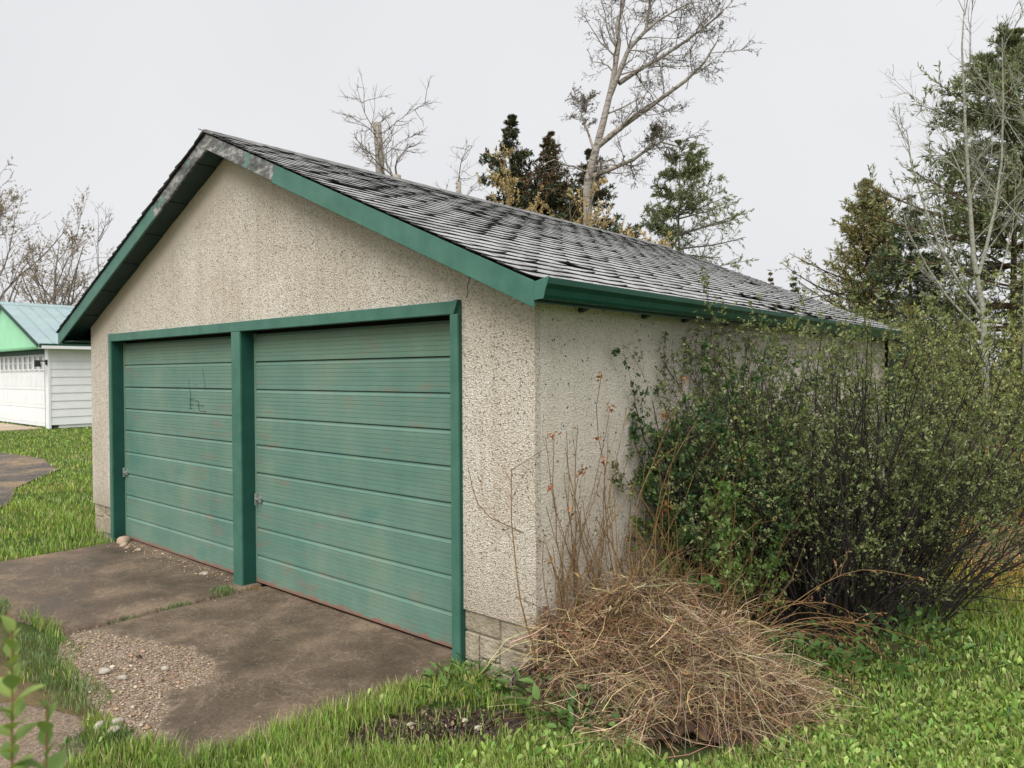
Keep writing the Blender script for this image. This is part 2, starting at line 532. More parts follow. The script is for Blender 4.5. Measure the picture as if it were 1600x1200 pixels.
def branch(rng, P, Rd, n, t0, t1, ang, angsd, ratio, rratio, K, wander, trop, taper=0.25, lensd=0.25, tshrink=0.55, rmin=0.0, lmax=99.0):
    """n children on every polyline; returns child polylines and radii"""
    B = len(P)
    pi = np.repeat(np.arange(B), n)
    t = t0 + (t1 - t0) * rng.random(len(pi))
    p, d = at_t(P[pi], t)
    plen = np.linalg.norm(np.diff(P, axis=1), axis=2).sum(1)[pi]
    perp = unit(np.cross(d, rng.normal(size=d.shape)))
    a = np.radians(ang + rng.normal(size=len(pi)) * angsd)[:, None]
    cdir = d * np.cos(a) + perp * np.sin(a)
    ln = plen * ratio * (1 - tshrink * t) * np.clip(1 + rng.normal(size=len(pi)) * lensd, 0.35, 1.8)
    ln = np.minimum(ln, lmax * (.5 + .6 * rng.random(len(ln))))
    C = polyline(rng, p, cdir, ln, K, wander, trop)
    x = (t * (P.shape[1] - 1)).astype(int)
    rb = np.maximum(Rd[pi, x] * rratio, rmin)
    return C, rb[:, None] * np.linspace(1, taper, K)[None]

def vnoise(x, y, s, seed=0):
    """cheap smooth noise in 0..1"""
    a = seed * 1.7
    return 0.5 + 0.25 * (np.sin(x * s * 1.0 + y * s * 0.6 + a) * np.cos(y * s * 1.13 - x * s * 0.37 + 2 * a)
                         + np.sin(x * s * 2.3 - y * s * 1.9 + 3 * a) * 0.6 + np.sin(y * s * 4.1 + x * s * 3.3 + 5 * a) * 0.4)

def in_poly(x, y, poly):
    c = np.zeros(np.shape(x), bool)
    n = len(poly)
    for i in range(n):
        x1, y1 = poly[i]; x2, y2 = poly[(i + 1) % n]
        k = ((y1 > y) != (y2 > y)) & (x < (x2 - x1) * (y - y1) / (y2 - y1 + 1e-12) + x1)
        c ^= k
    return c

# ------------------------------------------------------------------ measures of the garage
W, L = 6.553, 7.34                     # width along -X, depth along +Y
XA, ZA = -3.385, 3.838                 # ridge
EX, EZ = 0.172, 2.300                  # eave edge on the right (top of shingles)
OY = 0.21                              # gable overhang
TH = math.atan2(ZA - EZ, EX - XA)
SL = math.hypot(ZA - EZ, EX - XA)
sdir = np.array([math.cos(TH), 0, -math.sin(TH)])
ndir = np.array([math.sin(TH), 0, math.cos(TH)])
HT = 2.245                             # top of the door casing
XL, XR = -5.97, -0.582                 # outer edges of the casing
P0, P1 = -3.326, -3.185                # post between the doors
ZS, HP = 0.017, 0.2367                 # bottom of doors, section height
YD = 0.098                             # door plane
YC = -0.035                            # casing face
ZB = 0.335                             # top of the block base

# ------------------------------------------------------------------ ground
def ground():
    n = 260
    k = np.linspace(-1, 1, n)
    gx = np.sinh(k * 6.6) / math.sinh(6.6) * 420
    # even, fine grid close by, stretching to the horizon
    gx = np.where(np.abs(k) < 0.55, k * 22, np.sign(k) * (12.1 + (np.abs(k) - 0.55) ** 3 / 0.45 ** 3 * 480))
    X, Y = np.meshgrid(gx - 1.0, gx + 2.0, indexing='ij')
    Z = -0.028 + (vnoise(X, Y, 1.7) - 0.5) * 0.03
    Z = np.where((X > -6.6) & (X < 0.1) & (Y > -1.8) & (Y < 7.4), -0.06, Z)
    far = np.maximum(np.hypot(X, Y) - 60, 0)
    Z = Z - far * 0.002
    d = np.hypot(((X + .1) * .68 + (Y + .6) * .73) / .52, ((X + .1) * .73 - (Y + .6) * .68) / .27) + (vnoise(X, Y, 6, 2) - 0.5) * 0.7 + (vnoise(X, Y, 17, 4) - .5) * .4
    soil = np.clip((1.15 - d) * 4, 0, 1)
    front = np.clip((-1.55 - Y) * 4, 0, 1) * np.clip((-1.25 - X) * 3, 0, 1) * (X > -8)
    soil = np.maximum(soil, front * 0.35 * (vnoise(X, Y, 4, 8) > .5))
    under = np.exp(-(((X - 0.8) / 1.0) ** 2 + ((Y - 1.6) / 1.9) ** 2))
    soil = np.maximum(soil, np.clip(under * 1.5 - 0.3, 0, 1) * 0.8)
    dd = np.hypot((X - 1.55) / 0.75, (Y - 6.3) / 1.9) + (vnoise(X, Y, 2.2, 4) - 0.5) * 0.7
    dry = np.clip((1.2 - dd) * 2.5, 0, 1)
    dry = np.maximum(dry, np.clip((Y - 9) / 12, 0, 0.55) * (X > -4))
    dry = np.maximum(dry, np.clip((vnoise(X, Y, 0.8, 7) - 0.62) * 3, 0, 0.5))
    dry = np.maximum(dry, front)
    idx = np.arange(n * n).reshape(n, n)
    F = np.stack([idx[:-1, :-1], idx[1:, :-1], idx[1:, 1:], idx[:-1, 1:]], -1).reshape(-1, 4)
    o = raw('lawn', np.stack([X, Y, Z], -1), [F], 'lawn_soil', smooth=True,
            attrs={'soil': soil.ravel(), 'dry': dry.ravel()})
    tag(o, 'green lawn with bare soil patches around the garage', kind='structure')
ground()

ERODE = [(-3.1, -1.28), (-2.55, -1.10), (-2.15, -0.98), (-1.80, -0.97), (-1.58, -1.08), (-1.52, -1.22), (-1.60, -1.36),
         (-1.42, -1.46), (-1.24, -1.58), (-1.02, -1.64), (-1.0, -1.9), (-3.1, -1.9)]
SLAB_A = [(-5.82, 0.16), (-3.115, 0.16), (-3.10, -0.6), (-3.12, -1.36), (-3.6, -1.47), (-4.3, -1.62), (-5.2, -1.5), (-5.78, -1.32)]
SLAB_B = [(-3.085, 0.16), (-0.60, 0.16), (-0.62, -0.5), (-0.66, -1.1), (-0.75, -1.66), (-1.5, -1.74), (-2.2, -1.66), (-2.75, -1.58), (-3.08, -1.42)]
FRAG = [(-2.15, -1.95), (-1.62, -1.78), (-1.2, -1.92), (-0.95, -2.3), (-1.3, -2.9), (-2.1, -2.75), (-2.4, -2.3)]
def edge_dist(x, y, poly):
    d = np.full(x.shape, 1e9)
    for i in range(len(poly)):
        a = np.array(poly[i]); b = np.array(poly[(i + 1) % len(poly)])
        ab = b - a
        t = np.clip(((x - a[0]) * ab[0] + (y - a[1]) * ab[1]) / (ab @ ab), 0, 1)
        d = np.minimum(d, np.hypot(x - a[0] - ab[0] * t, y - a[1] - ab[1] * t))
    return d

def slab(name, poly, label, erode=None, h=0.0, tiltx=0.0, all_er=0.0):
    xs = [p[0] for p in poly]; ys = [p[1] for p in poly]
    st = 0.022
    gx = np.arange(min(xs) - .05, max(xs) + .05, st); gy = np.arange(min(ys) - .05, max(ys) + .05, st)
    X, Y = np.meshgrid(gx, gy, indexing='ij')
    jx = (vnoise(X, Y, 9, 1) - .5) * 0.05 + (vnoise(X, Y, 31, 3) - .5) * 0.03
    ins = in_poly(X + jx, Y + jx * 0.7, poly)
    e = np.zeros(X.shape)
    if erode is not None:
        sdv = edge_dist(X, Y, erode) * np.where(in_poly(X, Y, erode), 1, -1)
        e = np.clip((sdv + (vnoise(X, Y, 14, 5) - .5) * 0.10 + (vnoise(X, Y, 47, 6) - .5) * 0.12) * 11 + 0.4, 0, 1)
    e = np.maximum(e, all_er)
    bd = edge_dist(X, Y, poly)
    Z = h - 0.010 * e + (vnoise(X, Y, 5, 2) - .5) * 0.008 - np.clip(0.03 - bd, 0, 0.03) * 0.5 + tiltx * (X + 3)
    idx = np.arange(X.size).reshape(X.shape)
    q = ins[:-1, :-1] & ins[1:, :-1] & ins[1:, 1:] & ins[:-1, 1:]
    F = np.stack([idx[:-1, :-1], idx[1:, :-1], idx[1:, 1:], idx[:-1, 1:]], -1)[q]
    V = np.stack([X, Y, Z], -1).reshape(-1, 3)
    # skirt down into the ground
    ed = {}
    for f in F:
        for a, b in ((f[0], f[1]), (f[1], f[2]), (f[2], f[3]), (f[3], f[0])):
            if (b, a) in ed: del ed[(b, a)]
            else: ed[(a, b)] = 1
    E = np.array(list(ed.keys()))
    V2 = V.copy(); V2[:, 2] = -0.10
    nV = len(V)
    Fs = np.stack([E[:, 1], E[:, 0], E[:, 0] + nV, E[:, 1] + nV], -1)
    VV = np.concatenate([V, V2]); ee = np.concatenate([e.ravel(), e.ravel()])
    FF = np.concatenate([F, Fs])
    used = np.unique(FF); mp = np.full(len(VV), -1); mp[used] = np.arange(len(used))
    o = raw(name, VV[used], [mp[FF]], 'concrete', smooth=False, attrs={'erode': ee[used]})
    tag(o, label, kind='structure')
slab('concrete_slab', SLAB_A, 'damp concrete apron slab before the left garage door', h=0.004)
slab('concrete_slab', SLAB_B, 'concrete apron slab before the right door, worn to gravel at its front', ERODE, h=-0.004)
slab('concrete_slab', FRAG, 'broken sandy slab fragment among the weeds in front', h=-0.012, all_er=0.45)

def sheet(name, poly, z, mat, label):
    o = MB().prism([(x, y, z) for x, y in poly], (0, 0, -0.05)).build(name, mat)
    tag(o, label, kind='structure')
DRIVE = [(-24, 0.6), (-19.0, 1.9), (-15.6, 2.2), (-13.2, 1.75), (-12.2, 1.1), (-11.2, 0.5), (-9.6, 0.0), (-8.5, -0.7), (-8.6, -2.2), (-11, -3.4), (-24, -5)]
APRON = [(-31.6, 5.3), (-26.0, 5.3), (-25.9, 3.6), (-27.0, 3.1), (-31.8, 2.6)]
sheet('driveway', DRIVE, 0.0, 'drive', 'gravel and sand driveway at the far left of the lawn')
sheet('pavement', APRON, 0.01, 'tan_concrete', 'tan concrete pad before the white garage door')

# ------------------------------------------------------------------ the stucco garage
G = empty('stucco_garage', (0, 0, 0), 'beige pebble-dash double garage with green doors and worn grey shingle roof', 'garage')
zu = lambda x: ZA - abs(x - XA) * math.tan(TH) - 0.10      # underside of the roof deck
# walls (front as one sheet with the door opening cut out)
poly = [(-W, 0, ZB), (XL + .05, 0, ZB), (XL + .05, 0, HT - .03), (XR - .05, 0, HT - .03), (XR - .05, 0, ZB), (0, 0, ZB),
        (0, 0, zu(0)), (XA, 0, zu(XA)), (-W, 0, zu(-W))]
b = MB()
def strip(pl): b.prism(pl, (0, 0.05, 0))
strip([(-W, 0, ZB), (XL + .05, 0, ZB), (XL + .05, 0, HT - .03), (-W, 0, HT - .03)])
strip([(XR - .05, 0, ZB), (0, 0, ZB), (0, 0, HT - .03), (XR - .05, 0, HT - .03)])
strip([(-W, 0, HT - .03), (0, 0, HT - .03), (0, 0, zu(0)), (XA, 0, zu(XA)), (-W, 0, zu(-W))])
import bmesh
fwall = b.build('front_wall', 'stucco_front', G)
sw = MB().box(-0.16, -0.001, 0.0505, L, ZB, 2.215).build('side_wall', 'stucco_side', G)
MB().box(-W, -W + 0.16, 0.0505, L, ZB, 2.215).build('side_wall', 'stucco_side', G)
rb = MB()
rb.prism([(-W + .001, L - .16, ZB), (-.001, L - .16, ZB), (-.001, L - .16, zu(0)), (XA, L - .16, zu(XA)), (-W + .001, L - .16, zu(-W))], (0, .159, 0))
rb.build('rear_wall', 'stucco_side', G)
# block base
for q in ((-0.6, -0.03, 0.03, 0.16), (-W + .03, XL + .05, 0.03, 0.16), (-0.16, -0.03, 0.1605, L)): MB().box(*q, -0.1, ZB).build('mortar_bed', 'mortar', G)
rng = np.random.default_rng(5)
def block(x0, x1, y0, y1, z0, z1):
    bb = MB().box(x0, x1, y0, y1, z0, z1)
    return bb.build('block', 'block', G, bevel=0.008)
for (x0, x1, z0, z1) in [(-0.60, -0.295, 0.205, 0.327), (-0.283, -0.012, 0.175, 0.327), (-0.60, -0.47, 0.02, 0.193), (-0.457, -0.30, 0.06, 0.193),
                         (-0.457, -0.30, -0.09, 0.05), (-0.288, -0.012, 0.02, 0.163), (-0.60, -0.47, -0.1, 0.01), (-0.288, -0.012, -0.1, 0.008)]:
    block(x0, x1, 0.012 + rng.random() * 0.006, 0.05, z0, z1)
for (x0, x1, z0, z1) in [(-W + .012, -6.24, .2, .327), (-6.228, -5.93, .23, .327), (-W + .012, -6.33, .0, .19), (-6.318, -5.93, .03, .22), (-W + .012, -6.1, -.1, -.01)]:
    block(x0, x1, 0.012 + rng.random() * 0.006, 0.05, z0, z1)
y = 0.055
k = 0
while y < 6.9:
    ln = 0.39
    for j, (z0, z1) in enumerate(((0.135, 0.327), (-0.1, 0.123))):
        o = 0.0 if j == 0 else 0.2
        block(-0.06, -0.014 - rng.random() * 0.005, y + o, min(y + o + ln - .01, L), z0, z1)
    y += ln
# door casing: proud of the wall
def board(name, x0, x1, y0, y1, z0, z1, mat='trim_green', bev=0.004, par=G):
    return MB().box(x0, x1, y0, y1, z0, z1).build(name, mat, par, bevel=bev)
HB = HT - 0.082
board('header_casing', XL, XR - .036, YC, 0.02, HB, HT)
# mitred end of the header
MB().prism([(XR - .035, YC, HB + .002), (XR, YC, HT + .006), (XR - .035, YC, HT + .002)], (0, .055, 0)).build('mitre_joint', 'trim_green', G)
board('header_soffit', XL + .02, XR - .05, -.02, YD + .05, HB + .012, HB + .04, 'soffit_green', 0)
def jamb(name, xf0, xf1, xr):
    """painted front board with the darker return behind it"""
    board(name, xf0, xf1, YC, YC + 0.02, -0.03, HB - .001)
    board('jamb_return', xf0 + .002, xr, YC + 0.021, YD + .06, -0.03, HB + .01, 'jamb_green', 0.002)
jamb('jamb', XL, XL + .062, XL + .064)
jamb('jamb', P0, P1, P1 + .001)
b = MB().box(XR - .068, XR - .001, YC, YC + .02, -.03, HB + .0).build('jamb', 'trim_green', G, bevel=.004)
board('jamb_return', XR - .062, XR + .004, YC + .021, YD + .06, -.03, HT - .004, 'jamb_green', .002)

# overhead doors: sections with an out-sloping top lip, six fine grooves, a sharp lower edge
def section_profile(h):
    pr = [(0.0, 0.030), (0.0, 0.0), (0.012, -0.0005)]
    z1 = h - 0.034
    for i in range(6):
        z = 0.012 + (z1 - 0.012) * (i + 0.85) / 6.0
        pr += [(z - 0.0036, 0.0), (z - 0.0020, 0.0024), (z, 0.0024), (z + 0.0016, 0.0)]
    pr += [(h - 0.030, 0.0), (h - 0.011, 0.0115), (h - 0.004, 0.0165), (h - 0.004, 0.030)]
    return pr
def door(x0, x1, label, hx):
    D = bpy.data.objects.new('garage_door', None)
    COL.objects.link(D); D.parent = G; D['label'] = label
    rg = random.Random(int(abs(x0) * 10))
    for i in range(9):
        pr = section_profile(HP - 0.001)
        dy = rg.uniform(-.0022, .0022)
        z0 = ZS + i * HP
        bb = MB().prism([(x0 + 0.028, YD + y_ + dy, z0 + z_) for z_, y_ in pr], (x1 - x0 - 0.03, 0, 0))
        bb.build('panel', 'door_green', D)
    MB().box(x0 + .002, x0 + .0255, YD - .001, YD + .03, ZS, ZS + 9 * HP).build('stile', 'door_green', D)
    MB().box(x0, x1, YD + .031, YD + .04, ZS + .0, ZS + 9 * HP + .05).build('backing', 'black_gap', D)
    # lock: backplate on the jamb side, T-bar and keeper
    hz = ZS + 3 * HP + 0.004
    hd = MB()
    hd.box(hx - .022, hx - .012, YD - .030, YD - .004, hz - .05, hz + .05)
    hd.box(hx - .012, hx + .055, YD - .016, YD - .006, hz - .010, hz + .012)
    hd.box(hx + .03, hx + .055, YD - .026, YD - .002, hz - .022, hz + .020)
    hd.box(hx - .018, hx + .03, YD - .034, YD - .026, hz - .004, hz + .006)
    hd.build('latch', 'steel', D, bevel=.003)
    return D
DL = door(XL + .064, P0, 'faded green sectional door with scratch marks', XL + .100)
DR = door(P1, XR - .068, 'faded green sectional door with brown scuffs', P1 + .055)
def marks(par, lines):
    t = MB()
    for pl in lines:
        for (x0, z0), (x1, z1) in zip(pl[:-1], pl[1:]):
            d = np.array([x1 - x0, z1 - z0]); n_ = np.array([-d[1], d[0]]) / (np.linalg.norm(d) + 1e-9) * 0.0014
            t.prism([(x0 - n_[0], YD - .004, z0 - n_[1]), (x1 - n_[0], YD - .004, z1 - n_[1]), (x1 + n_[0], YD - .004, z1 + n_[1]), (x0 + n_[0], YD - .004, z0 + n_[1])], (0, .003, 0))
    t.build('scratch_marks', 'scratch', par)
marks(DL, [[(-4.37, 1.76), (-4.37, 1.67), (-4.345, 1.63), (-4.35, 1.475)], [(-4.10, 1.86), (-4.07, 1.76), (-4.05, 1.66)], [(-4.07, 1.69), (-4.03, 1.688)],
           [(-4.28, 1.705), (-4.20, 1.70)], [(-4.375, 1.565), (-4.28, 1.56)], [(-4.375, 1.515), (-4.29, 1.513)], [(-4.375, 1.473), (-4.32, 1.475)],
           [(-4.25, 1.555), (-4.19, 1.55), (-4.18, 1.46), (-4.04, 1.455)], [(-4.24, 1.51), (-4.08, 1.505)]])

ck = MB()
cr = [(-.535, 2.262), (-.522, 2.30), (-.528, 2.33), (-.505, 2.375), (-.495, 2.40)]
for (x0, z0), (x1, z1) in zip(cr[:-1], cr[1:]):
    ck.prism([(x0 - .003, -.0012, z0), (x1 - .002, -.0012, z1), (x1 + .002, -.0012, z1), (x0 + .003, -.0012, z0)], (0, .001, 0))
ck.build('hairline_crack', 'black_gap', G)
# roof deck, soffits, rake boards
def slope_pt(s, n_, right=True):
    p = sdir * s + ndir * n_
    return (XA + (p[0] if right else -p[0]), ZA + p[2])
Y0, Y1 = -OY, L + 0.123
SLL = SL - 0.01
deck = MB()
for right in (True, False):
    a = [slope_pt(s, q, right) for s, q in ((0.0, -.012), (SL - .02, -.012), (SL - .02, -.05), (0, -.05))]
    deck.prism([(x, Y0 + .022, z) for x, z in a], (0, Y1 - Y0 - .044, 0))
deck.build('roof_deck', 'shingle_edge', G)
def rake(right, s0, s1, mat, name, dy=0.0, y=None, drop=0.132):
    a = [slope_pt(s, q, right) for s, q in ((s0, -.014), (s1, -.014), (s1, -.014 - drop), (s0, -.014 - drop))]
    if s1 > SL - .1:
        a[2] = (a[1][0], a[1][1] - drop / math.cos(TH))
    if s0 == 0.0:
        a[0] = (XA, ZA - .014 / math.cos(TH)); a[3] = (XA, ZA - (.014 + drop) / math.cos(TH))
    yy = Y0 if y is None else y
    return MB().prism([(x, yy - dy, z) for x, z in a], (0, .02, 0)).build(name, mat, G, bevel=.003)
rake(True, 0.0, 1.20, 'peeled_wood', 'weathered_rake_board', drop=.120)
rake(True, 1.17, SL + .004, 'trim_green', 'rake_board', .006)
rake(False, 0.0, 1.16, 'peeled_wood', 'weathered_rake_board', drop=.120)
rake(False, 1.13, SL + .0, 'trim_green', 'rake_board', .006)
for right in (True, False):
    rake(right, 0.0, SL - .01, 'trim_green', 'rake_board', 0, Y1 - .02)
# gable soffit planks between rake board and wall
for right in (True, False):
    s = 0.02; i = 0
    while s < SL - 0.05:
        ln = 0.30 if i % 3 else 0.27
        e = min(s + ln - .008, SL - .02)
        if not right and s < 0.3 and i == 0: pass
        a = [slope_pt(q, m_, right) for q, m_ in ((s, -.098), (e, -.098), (e, -.112 - .004 * (i % 2)), (s, -.112 - .004 * (i % 2)))]
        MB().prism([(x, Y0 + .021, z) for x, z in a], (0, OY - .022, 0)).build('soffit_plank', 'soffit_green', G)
        s += ln; i += 1
    a = [slope_pt(q, m_, right) for q, m_ in ((0.0, -.052), (SL - .02, -.052), (SL - .02, -.096), (0.0, -.096))]
    MB().prism([(x, Y0 + .021, z) for x, z in a], (0, OY + .1, 0)).build('lookout', 'black_gap', G)
# eaves: fascia, boxed soffit, rafter ends, gutter, downspout
MB().box(EX - .045, EX - .022, Y0 + .02, Y1 - .02, EZ - .125, EZ - .032).build('fascia', 'gutter_green', G)
MB().box(-0.0, EX - .046, Y0 + .022, Y1 - .022, EZ - .098, EZ - .088).build('eave_soffit', 'white_paint', G)
MB().box(-W - .34, -W - .318, Y0 + .02, Y1 - .02, EZ - .14, EZ - .032).build('fascia', 'gutter_green', G)
MB().box(-W - .317, -W, Y0 + .022, Y1 - .022, EZ - .118, EZ - .108).build('eave_soffit', 'soffit_green', G)
for yy in (0.42, 1.15, 1.72, 2.4, 3.1, 3.8, 4.5, 5.2, 5.9, 6.6):
    MB().prism([(0.004, yy, EZ - .135), (0.10, yy, EZ - .100), (0.004, yy, EZ - .100)], (0, .045, 0)).build('rafter_end', 'soffit_green', G)
gp = [(EX - .02, EZ - .01), (EX - .02, EZ - .108), (EX + .050, EZ - .112), (EX + .064, EZ - .092), (EX + .074, EZ - .060), (EX + .096, EZ - .036), (EX + .100, EZ - .004), (EX + .088, EZ - .004),
      (EX + .086, EZ - .03), (EX + .062, EZ - .056), (EX + .052, EZ - .085), (EX - .012, EZ - .098), (EX - .012, EZ - .01)]
MB().prism([(x, Y0 + .002, z) for x, z in gp], (0, Y1 - Y0 + .06, 0)).build('gutter', 'gutter_green', G)
MB().prism([(x, Y0 - .004, z) for x, z in ((EX - .028, EZ - .026), (EX - .012, EZ - .118), (EX + .062, EZ - .112), (EX + .078, EZ - .060), (EX + .104, EZ + .002))], (0, .005, 0)).build('gutter_end_cap', 'trim_green', G)
def pipe(name, pts, r, mat, par, sides=8, K=None):
    P = np.array(pts, float)[None]
    V, F = tubes(P, np.full((1, len(pts)), r), sides)
    return raw(name, V, [F], mat, par, smooth=True)
pipe('downspout', [(EX + .04, Y1 - .1, EZ - .10), (EX + .04, Y1 - .1, EZ - .2), (EX - .0, Y1 - .12, EZ - .26), (.06, Y1 - .2, EZ - .40), (.055, Y1 - .2, EZ - .55), (.055, Y1 - .2, 0.1)], .036, 'gutter_green', G)
# shingles, course by course; the nearest 300 are objects, the rest one mesh
rng = np.random.default_rng(11)
def tab_mesh(curl, seed):
    r = np.random.default_rng(seed)
    nu, nv = 6, 4
    u = np.linspace(-.149, .149, nu); vv = np.linspace(-.175, 0, nv)
    U, Vv = np.meshgrid(u, vv, indexing='ij')
    t = (Vv + .175) / .175
    Hh = .001 + .0075 * t + curl * (t ** 3) * (0.25 + r.random() * 0.3 + 1.1 * np.abs(U / .149 + r.uniform(-.6, .6)) ** 2.2 * 0.5)
    Hh += (r.random(U.shape) - .5) * .0022 * t
    Vj = Vv + t * (r.random(U.shape) - .5) * 0.012 * (t > .99)
    top = np.stack([U, Vj, Hh], -1).reshape(-1, 3)
    bot = top.copy(); bot[:, 2] = np.maximum(bot[:, 2] - .0065, -.006)
    idx = np.arange(nu * nv).reshape(nu, nv)
    F = np.stack([idx[:-1, :-1], idx[1:, :-1], idx[1:, 1:], idx[:-1, 1:]], -1).reshape(-1, 4)
    nb = nu * nv
    E = []
    for i in range(nu - 1): E.append((idx[i, -1] + 0, idx[i, -1] + nb, idx[i + 1, -1] + nb, idx[i + 1, -1]))
    for j in range(nv - 1):
        E.append((idx[0, j + 1], idx[0, j], idx[0, j] + nb, idx[0, j + 1] + nb)[::-1])
        E.append((idx[-1, j], idx[-1, j + 1], idx[-1, j + 1] + nb, idx[-1, j] + nb)[::-1])
    Fb = F[:, ::-1] + nb
    E = np.array(E)
    return np.concatenate([top, bot]), np.concatenate([F, E, Fb]), [0] * len(F) + [1] * (len(E) + len(Fb))
variants = [tab_mesh(c, 40 + i) for i, c in enumerate((0.002, 0.004, 0.006, 0.008, 0.010, 0.013, 0.016, 0.020, 0.026, 0.036))]
tabs = []
EXP = 0.128
nrow = int(SL / EXP)
for r_ in range(nrow + 1):
    s = SL + 0.018 - r_ * EXP
    y = Y0 - 0.012 - rng.random() * 0.3
    off = (r_ % 2) * 0.15
    y = Y0 - .010 + .149 - off
    while y < Y1 + .1:
        lift = 1.0 + 2.2 * math.exp(-((y - 4.2) / 1.3) ** 2) * math.exp(-((SL - s) / .5) ** 2)
        k = int(min(9, abs(rng.normal()) * 2.1 * lift + (1.2 if r_ < 5 else 0.4)))
        wd = 1.0
        yc = y
        if y - .149 < Y0 - .012:
            wd = (y + .149 - (Y0 - .012)) / .298; yc = Y0 - .012 + wd * .149
        if y + .149 > Y1 + .012:
            wd = (Y1 + .012 - (y - .149)) / .298; yc = Y1 + .012 - wd * .149
        if wd > .1:
            tabs.append((s + rng.normal() * .004, yc, k, wd, rng.normal() * .006))
        y += .302
def tab_matrix(s, y, wd, tw):
    sag = -0.010 * math.sin(math.pi * (y / L)) * 1.5
    o = np.array([XA, y, ZA]) + sdir * s + ndir * (0.002 + sag * 0.4)
    m = Matrix(((0, sdir[0], ndir[0], o[0]), (-1, sdir[1], ndir[1], o[1]), (0, sdir[2], ndir[2], o[2]), (0, 0, 0, 1)))
    return m @ Matrix.Rotation(tw, 4, 'Z') @ Matrix.Diagonal((wd, 1, 1, 1))
dist = [np.linalg.norm(np.array([XA, t[1], ZA]) + sdir * t[0] - CAM) for t in tabs]
order = np.argsort(dist)
vm = []
for V, F, mi in variants:
    me = raw('shingle', V, [F], ['shingle_top', 'shingle_edge'], mi=mi, smooth=False)
    vm.append(me.data); bpy.data.objects.remove(me)
RS = bpy.data.objects.new('shingle_roof', None); COL.objects.link(RS); RS.parent = G
RS['label'] = 'roof of worn pale grey asphalt shingles with curled black edges'
restV, restF, restM, o_ = [], [], [], 0
for rank, i in enumerate(order):
    s, y, k, wd, tw = tabs[i]
    m = tab_matrix(s, y, wd, tw)
    if rank < 300:
        ob = bpy.data.objects.new('shingle', vm[k]); COL.objects.link(ob)
        ob.parent = RS; ob.matrix_local = m
    else:
        V, F, mi = variants[k]
        mm = np.array(m)
        restV.append(V @ mm[:3, :3].T + mm[:3, 3]); restF.append(F + o_); restM += mi; o_ += len(V)
o = raw('far_shingles', np.concatenate(restV), [np.concatenate(restF)], ['shingle_top', 'shingle_edge'], RS, mi=restM)
o['kind'] = 'stuff'
# the slope turned away: plain courses
lb = MB()
for r_ in range(nrow + 1):
    s = SL + .012 - r_ * EXP
    a = [slope_pt(q, m_, False) for q, m_ in ((max(s - .17, 0.0), .0), (s, .010 + rng.random() * .012), (s, -.006), (max(s - .17, 0), -.012))]
    lb.prism([(x, Y0 - .014 - rng.random() * .012, z) for x, z in a], (0, Y1 - Y0 + .03, 0))
lb.build('far_slope_courses', 'shingle_edge', RS)['kind'] = 'stuff'
y = Y0 - .016
while y < Y1:
    e = min(y + .30, Y1 + .02)
    h = .014 + rng.random() * .008
    c = MB()
    pr = [(XA - .14, ZA - .14 * math.tan(TH) + .012), (XA - .05, ZA + h * .35), (XA, ZA + h), (XA + .05, ZA + h * .35), (XA + .14, ZA - .14 * math.tan(TH) + .012), (XA + .14, ZA - .14 * math.tan(TH) + .003), (XA, ZA - .004), (XA - .14, ZA - .14 * math.tan(TH) + .003)]
    c.prism([(x, y, z) for x, z in pr], (0, e - y + .03, 0)).build('ridge_cap', 'ridge_shingle', RS)
    y += .155 * 2
# ------------------------------------------------------------------ the white garage across the lawn
wg = empty('white_garage', (-29.4, 5.4, 0), 'white sided garage with mint green gable and metal roof at far left', 'garage')
wg.matrix_world = Matrix.Translation((0, 0, 0)); wg.location = (0, 0, 0)
wx0, wx1, wy0, wy1 = -33.6, -25.62, 5.4, 12.5
wxa, wza, wze = -29.6, 4.50, 2.86
MB().box(wx0, wx1 - .02, wy0 + .3, wy1, 0, 2.85).build('wall', 'white_paint', wg)
for i in range(10):
    z = .12 + i * .272
    MB().prism([(wx1 - .02, wy0 + .02, z), (wx1 + .022, wy0 + .02, z), (wx1 + .004, wy0 + .02, z + .268), (wx1 - .02, wy0 + .02, z + .268)], (0, wy1 - wy0 - .02, 0)).build('siding_board', 'white_paint', wg)
MB().box(wx1 - .30, wx1 + .03, wy0 - .012, wy0 + .06, 0, 2.83).build('corner_board', 'white_paint', wg)
MB().box(wx0, -31.9, wy0 - .012, wy0 + .3, 0, 2.83).build('corner_board', 'white_paint', wg)
MB().prism([(wx0 - .1, wy0 - .25, 2.80), (wx1 + .15, wy0 - .25, 2.80), (wx1 + .15, wy0 - .25, wze + .03), (wxa, wy0 - .25, wza - .06), (wx0 - .1, wy0 - .25, wze + .03)], (0, .1, 0)).build('gable_panel', 'mint_paint', wg)
sc = MB()
x = wx0
while x < wx1 + .1:
    sc.prism([(x, wy0 - .256, 2.82), (x + .13, wy0 - .256, 2.82), (x + .065, wy0 - .256, 2.70)], (0, .09, 0)); x += .13
sc.build('scalloped_trim', 'mint_paint', wg)
MB().box(-31.9, wx1 - .30, wy0 + .08, wy0 + .16, 2.55, 2.83).build('door_header', 'dark_trim', wg)
MB().box(wx1 - .37, wx1 - .30, wy0 - .004, wy0 + .2, 0, 2.83).build('door_jamb', 'dark_trim', wg)
DW = bpy.data.objects.new('garage_door', None); COL.objects.link(DW); DW.parent = wg
for i in range(4):
    z0 = .02 + i * .64
    bb = MB().box(-31.9, wx1 - .38, wy0 + .17, wy0 + .21, z0, z0 + .63)
    if i < 3:
        xx = -31.8
        while xx < wx1 - .9:
            bb.box(xx, xx + .46, wy0 + .163, wy0 + .169, z0 + .12, z0 + .52); xx += .56
    bb.build('panel', 'white_paint', DW, bevel=.012)
xx = wx1 - .46 - .36
